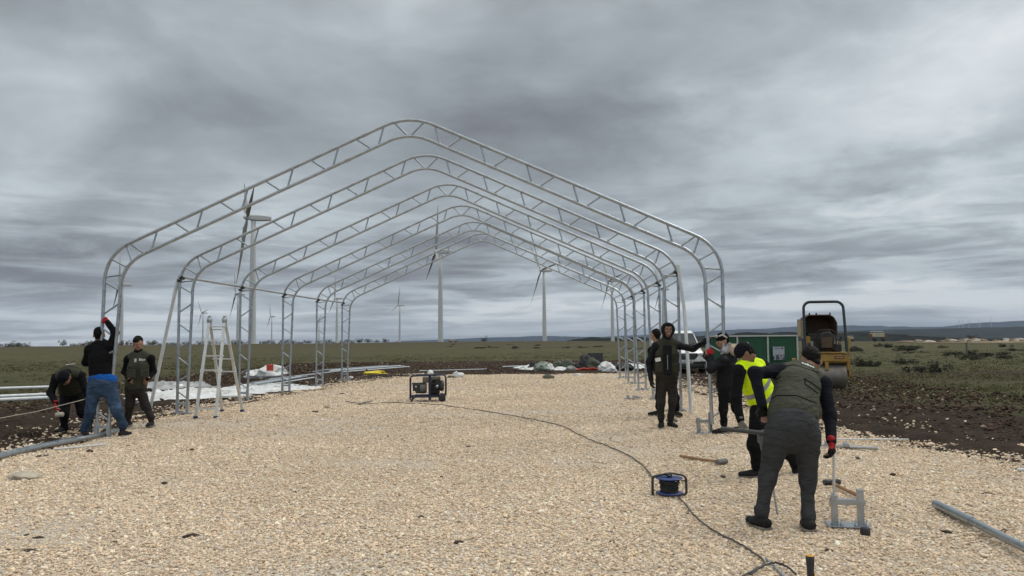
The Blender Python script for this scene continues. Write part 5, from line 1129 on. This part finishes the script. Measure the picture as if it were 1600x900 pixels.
    if spec.get('collar', True): jk.append((neck, neck + nrm(C_ - neck) * .035, .068, .066))
    ja = soft('jacket', jk, jm, t, o, .010, .04, spec.get('jwr', .014), 9, 3)
    if spec.get('vest'):
        vm = spec['vest']; vr = .021
        vp = [(neck - nrm(neck - chest) * .06, chest, .088 * jr + vr, .138 * jr + vr, sside, 1.25), (chest, pel + (chest - pel) * spec.get('vend', .10), .138 * jr + vr, .142 * jr + vr + spec.get('flare', 0), side, 1.30 * bw)]
        for q in ('sl', 'sr'): vp.append((neck.lerp(J[q], .35), neck.lerp(J[q], .74), .06 * jr + vr, .056 * jr + vr))
        pick = spec.get('pick'); vs_ = soft('vest', vp, vm, t, o, .010, .035, spec.get('vwr', .010), spec.get('vsc', 6), 6, pick)
        if spec.get('vest_bits'): spec['vest_bits'](vs_, o)
    tm = spec['trousers']; tr = spec.get('tr', 1.0); tk = spec.get('tk', tr); tp = [(pel + (chest - pel) * spec.get('waistup', .16), pel, .125 * bw * tr, .13 * bw * tr, side, 1.28), (pel, J['hl'].lerp(J['hr'], .5) - Vector((0, 0, .0)), .125 * bw * tr, .12 * bw * tr, side, 1.28)]
    for s in 'lr':
        tp += [(J['h' + s], J['k' + s], .098 * tr * bw, .072 * tk), (J['k' + s], J['a' + s] + Vector((0, 0, .05)), .071 * tk, .050 * tk), (J['a' + s] + Vector((0, 0, .06)), J['a' + s] + Vector((0, 0, spec.get('cuffz', .02))), .054 * tk, .050 * tk)]
    soft('trousers', tp, tm, t, o, .010, .045, spec.get('twr', .016), 8, 9)
    for s in 'lr':
        an, toe = J['a' + s], J['t' + s]; d = nrm(toe - an) if (toe - an).length > .01 else Fw; fd = Vector((d.x, d.y, 0)).normalized() if spec.get('flat' + s, True) else nrm(toe - an); z0 = J.get('z' + s, o.z)
        up = Vector((0, 0, 1)) if spec.get('flat' + s, True) else (Vector((0, 0, 1)) - fd * fd.z).normalized(); lat = fd.cross(up)
        heel = Vector((an.x, an.y, z0)) - fd * .05 if spec.get('flat' + s, True) else an - fd * .02 - up * .07
        kz = spec.get('shoek', 1.0); pr = [(heel + up * .055, heel + fd * .12 + up * .048, .040 * kz, .040 * kz, lat, 1.1 * kz), (heel + fd * .12 + up * .045, heel + fd * .225 + up * .038, .040, .032, lat, 1.25), (heel + fd * .04 + up * .06, an + Vector((0, 0, .05)) * (1 if spec.get('flat' + s, True) else 0), .042, .043)]
        sh = soft('shoe', pr, spec.get('shoem', shoem), t, o, .007, .02, .003, 30)
        pr = [(heel + fd * .0 + up * .018 - fd * .012, heel + fd * .12 + up * .014, .023, .020, lat, 2.3 * kz), (heel + fd * .12 + up * .014, heel + fd * .235 + up * .017, .018, .016, lat, 2.5)]; soft('sole', pr, solem, sh, o, .006, .012)
        if ('glove' + s) in spec and ('hand' + s) in spec:
            w_, d, pn, ts, cu = spec['hand' + s]; gm = spec['glove' + s]; w_ = Vector(w_); gpk = None
            if isinstance(gm, tuple):
                dd = nrm(d); gpk = (lambda c, w_=w_, dd=dd: (((c - np.array(w_[:])) @ np.array(dd[:])) > .052))
            soft('glove', hand_prims(w_, d, pn, ts, 1.03, cu, .0035) + [(w_ - nrm(d) * .018, w_, .033, .031)], list(gm) if isinstance(gm, tuple) else gm, t, o, .0055, .008, pick=gpk, it=1)
    return t, ja
from mathutils.bvhtree import BVHTree
def surf(ob, o):
    me = ob.data; tr = BVHTree.FromPolygons([v.co + o for v in me.vertices], [tuple(p.vertices) for p in me.polygons])
    def hit(u, v):
        r = ray(u, v).normalized(); l, n, i, d = tr.ray_cast(Vector((0, 0, EYE)), r)
        return (l, n) if l is not None else (None, None)
    return hit
def seam(ob, o, uv, r, m, name, lift=.002):
    hit = surf(ob, o); P_ = []
    for (u0, v0), (u1, v1) in zip(uv, uv[1:]):
        for k in range(8):
            l, n = hit(u0 + (u1 - u0) * k / 8, v0 + (v1 - v0) * k / 8)
            if l is not None: P_.append(l + n * lift - o)
    if len(P_) > 2: b = MB(); b.tube(P_, r, 6); return b.build(name, m, ob)
def marks(ob, o, u, v, X, wd, ht, m, n, seed, name='print'):
    l, nn = surf(ob, o)(u, v)
    if l is None: return
    X = nrm(X); X = nrm(X - nn * X.dot(nn)); Y = nn.cross(X); r = random.Random(seed); b = MB(); Mx = Matrix([X, Y, nn]).transposed()
    for k in range(n): b.box(l - o + nn * .004 + X * (((k + .5) / n - .5) * wd) + Y * r.uniform(-.12, .12) * ht, (wd / n * r.uniform(.5, .85), ht * r.uniform(.5, 1), .006), Mx)
    b.build(name, m, ob)
def Jd(y0, **kw):
    return {k: P(u, v, y0 + dy) for k, (u, v, dy) in kw.items()}
def plate(parent, o, c, X, Y, wd, ht, m, name, th=.006):
    X = nrm(X); Y = nrm(Vector(Y) - X * X.dot(Vector(Y))); N = X.cross(Y); b = MB(); b.box(c - o, (wd, ht, th), Matrix([X, Y, N]).transposed(), bev=.002); return b.build(name, m, parent)
def scribble(parent, o, c, X, Y, wd, ht, m, name='print', n=6, seed=1):
    X = nrm(X); Y = nrm(Vector(Y) - X * X.dot(Vector(Y))); N = X.cross(Y); r = random.Random(seed); b = MB(); Mx = Matrix([X, Y, N]).transposed()
    for k in range(n):
        x = (k + .5) / n - .5; b.box(c - o + X * x * wd + Y * r.uniform(-.1, .1) * ht, (wd / n * .72, ht * r.uniform(.6, 1), .006), Mx)
    return b.build(name, m, parent)

# 1 stooping man in olive vest, nearest
y0 = gp(1224, 826).y; z0 = gp(1224, 826).z
J = Jd(y0, pel=(1237, 664, .02), chest=(1246, 603, .34), neck=(1256, 577, .56), hl=(1215, 682, 0), hr=(1261, 682, 0), kl=(1199, 748, .02), kr=(1262, 748, .02), al=(1190, 812, -.02), ar=(1263, 817, -.06),
       sl=(1217, 580, .44), sr=(1287, 600, .44), el=(1179, 583, .26), er=(1297, 652, .30), wl=(1191, 634, .16), wr=(1299, 690, .12))
J['tl'] = J['al'] + Vector((-.05, .2, 0)); J['tr'] = J['ar'] + Vector((.05, .2, 0)); J['zl'] = float(gravel_z(J['al'].x, J['al'].y)); J['zr'] = float(gravel_z(J['ar'].x, J['ar'].y))
def bits1(v, o):
    up = nrm(J['chest'] - J['pel']); acr = nrm(J['sr'] - J['sl']); nb = acr.cross(up)
    if nb.y > 0: nb = -nb
    marks(v, o, 1232, 562, acr, .085, .026, white_m, 4, 3); marks(v, o, 1262, 571, acr, .12, .036, white_m, 5, 4)
    for uv in ([(1197, 597), (1210, 594), (1222, 588)], [(1257, 592), (1270, 600), (1284, 610)], [(1257, 592), (1258, 600), (1281, 617)]): seam(v, o, uv, .0045, blackc, 'pocket_seam')
    seam(v, o, [(1196, 628), (1215, 618), (1245, 618), (1280, 632)], .004, blackc, 'hem_seam'); seam(v, o, [(1209, 575), (1240, 570), (1285, 584)], .003, blackc, 'yoke_seam')
person(dict(J=J, o=gp(1227, 828), label='man bending over with his back to the camera, olive vest and charcoal sweatpants', hd=(P(1268, 565, y0 + .66), (-.1, .80, -.60), (.0, .6, .8)), head='hair', face=False,
    jacket=navyc, jr=.93, vest=olive, vend=.25, flare=.012, waistup=-.1, cuffz=.05, shoek=1.12, twr_=0, trousers=charc, tr=1.17, tk=.92, build=.97, twr=.022, skin=skin_d, collar=False, vest_bits=bits1, vwr=.009, vsc=5,
    handl=(J['wl'], (.05, .1, -1), (.2, -.9, 0), 1, .5), glovel=blackg, handr=(J['wr'], (.12, -.08, -1), (-.6, .3, .1), -1, .85), glover=(redg, blackg)))
# the rod he holds
a = P(1303, 708, y0 + .10); b_ = gp(1303, 820); rod('steel_stake', [b_ - Vector((0, 0, .02)), a + Vector((0, 0, .03))], .0105, pale_pipe, 'thin upright steel stake held in the red and black glove', 'stake')

# 2 man in yellow vest
y0 = gp(1172, 745).y
J = Jd(y0, pel=(1194, 628, .12), chest=(1176, 590, .05), neck=(1166, 566, -.02), hl=(1186, 645, .0), hr=(1201, 644, .2), kl=(1179, 695, -.06), kr=(1222, 700, .15), al=(1183, 733, 0), ar=(1243, 729, .16),
       sl=(1155, 580, -.12), sr=(1192, 572, .22), el=(1150, 622, -.18), er=(1190, 620, .30), wl=(1157, 656, -.26), wr=(1180, 656, .05))
J['tl'] = J['al'] + Vector((-.2, .02, 0)); J['tr'] = P(1243, 757, y0 + .14); zz_ = float(gravel_z(J['al'].x, J['al'].y)); J['zl'] = zz_
_ax = np.array(nrm(J['chest'] - J['pel'])[:]); _p0 = np.array(J['pel'][:])
def pick2(c):
    h = (c - _p0) @ _ax + (c[:, 0] - _p0[0]) * -.25; return ((h > .05) & (h < .11)) | ((h > .20) & (h < .26))
person(dict(J=J, o=gp(1178, 746), label='man in bright yellow reflective vest stooping beside the nearest worker', hd=(P(1166, 553, y0 - .06), (-.62, .12, -.62), (-.55, .1, .80)), head='cap', cap_logo=True, capm=navyc, face=True,
    jacket=blackc, jr=.98, vest=[hivis, refl], pick=pick2, vend=-.05, flare=.01, trousers=blackc, tr=1.05, skin=skin_d, flatr=False,
    handl=(J['wl'], (.1, .05, -1), (.9, .3, 0), 1, .75), glovel=greyg, handr=(J['wr'], (0, -.4, -1), (-.8, 0, 0), -1, .7), glover=greyg))
# drill with long bit between the two
o = P(1196, 690, 7.7); t = thing('hammer_drill', o, 'grey handled drill with long twisted bit held between the two stooping men', 'drill')
dmat = mat('drill body', (.05, .055, .055), .55, 0, .2, 20); tip = gp(1216, 806); tip.z -= .02; d = (tip - o).normalized()
b = MB(); b.tube([Vector((-.36, .25, .10)), Vector((-.02, .02, .08)), Vector((.08, -.02, .07))], .022, 10); b.build('handle', mat('grey grip', (.045, .048, .05), .6), t)
b = MB(); b.tube([-d * .12, d * .02, d * .22, d * .30], [.055, .06, .05, .03], 14); b.box(-d * .05 + Vector((.0, .05, 0)), (.09, .14, .12), bev=.02); b.build('motor_body', dmat, t)
b = MB(); L = (tip - o).length; n = 70; b.tube([d * (.3 + (L - .3) * k / n) for k in range(n + 1)], [.0105 * (1.0 if k % 4 < 2 else .72) for k in range(n + 1)], 10); b.build('drill_bit', steelg, t)

# 3 person leaning on the frame
y0 = gp(1138, 676).y - .22
J = Jd(y0, pel=(1139, 603, .05), chest=(1137, 570, .03), neck=(1137, 550, 0), hl=(1131, 610, -.06), hr=(1145, 608, .12), kl=(1130, 640, -.06), kr=(1150, 638, .12), al=(1131, 665, -.04), ar=(1157, 661, .16),
       sl=(1130, 563, -.16), sr=(1136, 560, .18), el=(1111, 577, -.22), er=(1119, 575, .12), wl=(1110, 557, -.12), wr=(1108, 562, .02))
J['tl'] = J['al'] + Vector((-.2, -.05, 0)); J['tr'] = J['ar'] + Vector((-.2, -.02, 0)); J['zl'] = J['zr'] = float(gravel_z(J['al'].x, J['al'].y))
t3, ja = person(dict(J=J, o=gp(1140, 678), label='person in black coat, beanie and goggles leaning on the nearest arch leg', hd=(P(1129, 533, y0 - .02), (-.95, -.28, -.12), (-.1, 0, 1)), head='beanie',
    jacket=puffer, jr=1.20, waist=1.08, jend=-.3, jwr=.02, trousers=blackc, tr=.95, handl=(J['wl'], (-.2, .1, 1), (.2, 1, 0), -1, .8), glovel=redg, handr=(J['wr'], (-.7, .2, .6), (.3, -.8, .2), 1, .7), glover=blackg))
o3 = t3.location; C3 = P(1129, 533, y0 - .02)
soft('fur_hood', [(P(1139, 545, y0 - .05), P(1151, 546, y0 + .10), .085, .09), (P(1137, 548, y0 + .1), P(1146, 549, y0 - .08), .07, .08)], cloth('beige fleece', (.36, .28, .21), .95, .9, .2, 60), ja, o3, .009, .04, .012, 22)
soft('scarf', [(P(1134, 549, y0 - .12), P(1129, 548, y0 + .04), .05, .05), (P(1134, 549, y0 - .12), P(1140, 538, y0 - .10), .035, .03), (P(1131, 546, y0 - .1), P(1128, 556, y0 - .13), .035, .03)], cloth('black and white scarf', (.22, .22, .24), .9, .8, .95, 60), ja, o3, .008, .03, .01, 30)
b = MB(); b.tube([C3 + Vector(q) - o3 for q in ((-.075, -.075, .075), (-.035, -.09, .10), (.04, -.085, .06), (.08, -.03, .03))], .013, 8, flat=.6); b.tube([C3 + Vector(q) - o3 for q in ((-.09, -.06, .07), (-.105, 0, .08), (-.085, .07, .07))], .022, 8); b.build('goggles', mat('goggle frame', (.42, .40, .37), .4), t3)

# 5 (hidden) man behind the hooded man
y0 = gp(1040, 650).y
J = Jd(y0, pel=(1040, 590, 0), chest=(1034, 558, .0), neck=(1029, 540, 0), hl=(1033, 596, 0), hr=(1047, 596, 0), kl=(1030, 620, .05), kr=(1055, 621, 0), al=(1029, 640, .08), ar=(1057, 641, 0),
       sl=(1018, 548, 0), sr=(1048, 548, 0), el=(1018, 570, .1), er=(1052, 568, .1), wl=(1026, 580, .25), wr=(1048, 580, .25))
J['tl'] = J['al'] + Vector((-.2, -.02, 0)); J['tr'] = J['ar'] + Vector((.05, -.2, 0)); J['zl'] = J['zr'] = float(gravel_z(J['al'].x, J['al'].y))
person(dict(J=J, o=gp(1042, 651), label='man in black almost hidden behind the hooded man, head turned away', hd=(P(1024.5, 525, y0), (-.45, .85, -.1), (0, 0, 1)), head='hair', face=False, jacket=blackc, trousers=blackc,
    handl=(J['wl'], (0, 1, -.2), (1, 0, 0), 1, .5), glovel=blackg, handr=(J['wr'], (0, 1, -.2), (-1, 0, 0), -1, .5), glover=blackg))

# 4 hooded smiling man
y0 = gp(1040, 669).y
J = Jd(y0, pel=(1042, 584, .02), chest=(1042, 554, .0), neck=(1043, 532, .02), hl=(1034.5, 592, 0), hr=(1050, 592, 0), kl=(1033, 628, -.03), kr=(1051, 628, -.02), al=(1033, 657, .03), ar=(1048, 656, .03),
       sl=(1025, 541, .02), sr=(1061, 540, .02), el=(1014, 566, .02), er=(1083, 545, -.10), wl=(1017, 593, -.03), wr=(1100, 535, -.28))
J['tl'] = J['al'] + Vector((-.05, -.2, 0)); J['tr'] = J['ar'] + Vector((.06, -.2, 0)); J['zl'] = J['zr'] = float(gravel_z(J['al'].x, J['al'].y))
def bits4(v, o):
    plate(v, o, P(1028, 562, y0 - .19), (1, 0, .2), (-.2, 0, 1), .09, .06, white_m, 'paper', .012)
    b = MB(); b.box(P(1043, 562, y0 - .185) - o, (.15, .05, .50), bev=.02); b.build('front_opening', puffer, v)
    b = MB(); b.box(P(1043, 566, y0 - .212) - o, (.008, .01, .24)); b.build('zip', galv_dull, v)
    for u in (1030, 1056): b = MB(); b.box(P(u, 574, y0 - .18) - o, (.13, .03, .15), bev=.012); b.build('pocket', olive2, v)
person(dict(J=J, o=gp(1040, 670), label='smiling man in black hood and olive vest holding the nearest arch leg with one arm', hd=(P(1043.5, 516, y0 - .02), (-.02, -1, -.06), (0, 0, 1)), head='hood', smile=True,
    jacket=puffer, jr=.96, jwr=.018, vest=olive2, vend=.06, flare=.0, trousers=darkbrown, tr=.95, skin=skin_d, vest_bits=bits4,
    handl=(J['wl'], (.05, -.1, -1), (1, .2, 0), 1, .45), glovel=blackg, handr=(J['wr'], (.5, -.5, .5), (.7, .7, 0), -1, .85), glover=blackg))

# 6 stooping man with mallet, far left
y0 = gp(115, 678).y
J = Jd(y0, pel=(112, 612, .42), chest=(109, 586, .12), neck=(106, 584, -.08), hl=(103, 618, .38), hr=(123, 617, .38), kl=(100, 647, .12), kr=(128, 645, .28), al=(100, 674, .18), ar=(140, 662, .38),
       sl=(88, 590, -.02), sr=(126, 587, .02), el=(79, 614, -.06), er=(134, 608, -.05), wl=(87, 630, -.24), wr=(141, 628, -.1))
J['tl'] = J['al'] + Vector((-.03, -.2, 0)); J['tr'] = J['ar'] + Vector((.1, -.2, 0)); J['zl'] = float(gz(J['al'].x, J['al'].y)); J['zr'] = float(gz(J['ar'].x, J['ar'].y))
def bits6(v, o): scribble(v, o, P(110, 569, y0 + .05), (1, .1, .12), (0, 1, .1), .14, .05, white_m, n=4)
person(dict(J=J, o=gp(113, 680), label='man in black cap stooping towards the camera with a mallet at the far left', hd=(P(102, 590, y0 - .26), (-.03, -.45, -.9), (0, -.9, .45)), head='cap', capm=navyc,
    jacket=blackc, vest=olive2, vend=.06, trousers=blackc, tr=1.0, collar=True, vest_bits=bits6, handl=(J['wl'], (.1, -.25, -1), (.8, .2, 0), 1, .9), glovel=redg, handr=(J['wr'], (.2, -.3, -.9), (-.8, 0, 0), -1, .7), glover=redg))
a, b_ = P(86, 632, y0 - .24), P(93, 648, y0 - .30); t = thing('mallet', b_, 'mallet with pale round head held by the man at the far left', 'mallet'); m_ = MB(); m_.tube([a - b_ + (a - b_) * .3, Vector((0, 0, 0))], .012, 8); m_.build('handle', mat('pale handle', (.40, .38, .34), .6), t)
m_ = MB(); m_.lathe((-.06, 0, -.005), (1, 0, .1), [(0, 0), (0, .036), (.01, .04), (.11, .04), (.12, .036), (.12, 0)], 16); m_.build('head', mat('pale mallet head', (.42, .38, .31), .7, 0, .2, 20), t)

# 7 man in jeans holding the arch
y0 = gp(160, 684).y
J = Jd(y0, pel=(160, 598, .0), chest=(158, 560, .02), neck=(157, 536, .03), hl=(149, 606, 0), hr=(171, 606, 0), kl=(142, 642, -.02), kr=(182, 640, .0), al=(133, 674, .04), ar=(192, 669, .08),
       sl=(140, 546, 0), sr=(174, 541, .02), el=(134, 566, .12), er=(180, 519, .02), wl=(150, 571, .3), wr=(168, 504, -.02))
J['tl'] = J['al'] + Vector((-.08, .2, 0)); J['tr'] = J['ar'] + Vector((.03, .2, 0)); J['zl'] = float(gz(J['al'].x, J['al'].y)); J['zr'] = float(gz(J['ar'].x, J['ar'].y))
t7, ja = person(dict(J=J, o=gp(162, 685), label='man in blue jeans and black sweater seen from behind, reaching up', hd=(P(155, 524, y0 + .03), (-.25, .95, -.1), (0, 0, 1)), head='hair', face=False, jacket=blackc, jr=1.04, trousers=jeans, tr=1.17, twr=.02, build=1.08,
    handl=(J['wl'], (.5, .8, .1), (0, 0, -1), -1, .6), glovel=redg, handr=(J['wr'], (-.7, .1, .75), (-.5, .8, 0), 1, .8), glover=redg))
soft('shirt_hem', [(J['pel'] + Vector((0, 0, .035)), J['pel'] + Vector((0, 0, .05)), .158, .160, (1, 0, 0), 1.42)], blue_s, ja, t7.location, .010, .03, .012, 14)

# 8 man with hands in pockets
y0 = gp(218, 667).y
J = Jd(y0, pel=(212, 603, .03), chest=(217, 573, .0), neck=(217, 551, .02), hl=(205, 610, .02), hr=(220, 610, .02), kl=(203, 634, -.02), kr=(228, 635, .02), al=(200, 656, .04), ar=(236, 657, 0),
       sl=(200, 561, 0), sr=(236, 560, .02), el=(195, 581, .04), er=(240, 581, .06), wl=(203, 594, -.12), wr=(231, 592, -.10))
J['tl'] = J['al'] + Vector((-.05, -.2, 0)); J['tr'] = J['ar'] + Vector((.03, -.2, 0)); J['zl'] = J['zr'] = float(gz(J['al'].x, J['al'].y))
def bits8(v, o):
    scribble(v, o, P(222, 562, y0 - .195), (1, 0, -.1), (0, 0, 1), .11, .04, white_m, n=4, seed=8); plate(v, o, P(211.5, 563, y0 - .19), (1, 0, 0), (0, 0, 1), .035, .06, white_m, 'badge')
    b = MB(); b.box(P(216, 577, y0 - .185) - o, (.008, .01, .36)); b.build('zip', black_pl, v)
    for u in (205, 226): b = MB(); b.box(P(u, 584, y0 - .185) - o, (.14, .03, .15), bev=.012); b.build('pocket', olive, v)
person(dict(J=J, o=gp(218, 668), label='man in olive vest standing with hands in pockets and looking down', hd=(P(215.5, 537, y0 - .03), (-.05, -.9, -.38), (0, -.3, 1)), head='hair', jacket=blackc, vest=olive, jr=.90, vend=.04, trousers=darkbrown, tr=1.0, vest_bits=bits8,
    handl=(J['wl'], (.6, .2, -.8), (0, .9, .2), 1, .4), handr=(J['wr'], (-.6, .2, -.8), (0, .9, .2), -1, .4)))
plate(bpy.context.scene.objects.get('person.007') or t7, (bpy.context.scene.objects.get('person.007') or t7).location, P(229, 613, y0 - .10), (1, 0, .2), (0, 0, 1), .03, .015, white_m, 'trouser_logo')
bpy.context.view_layer.update()
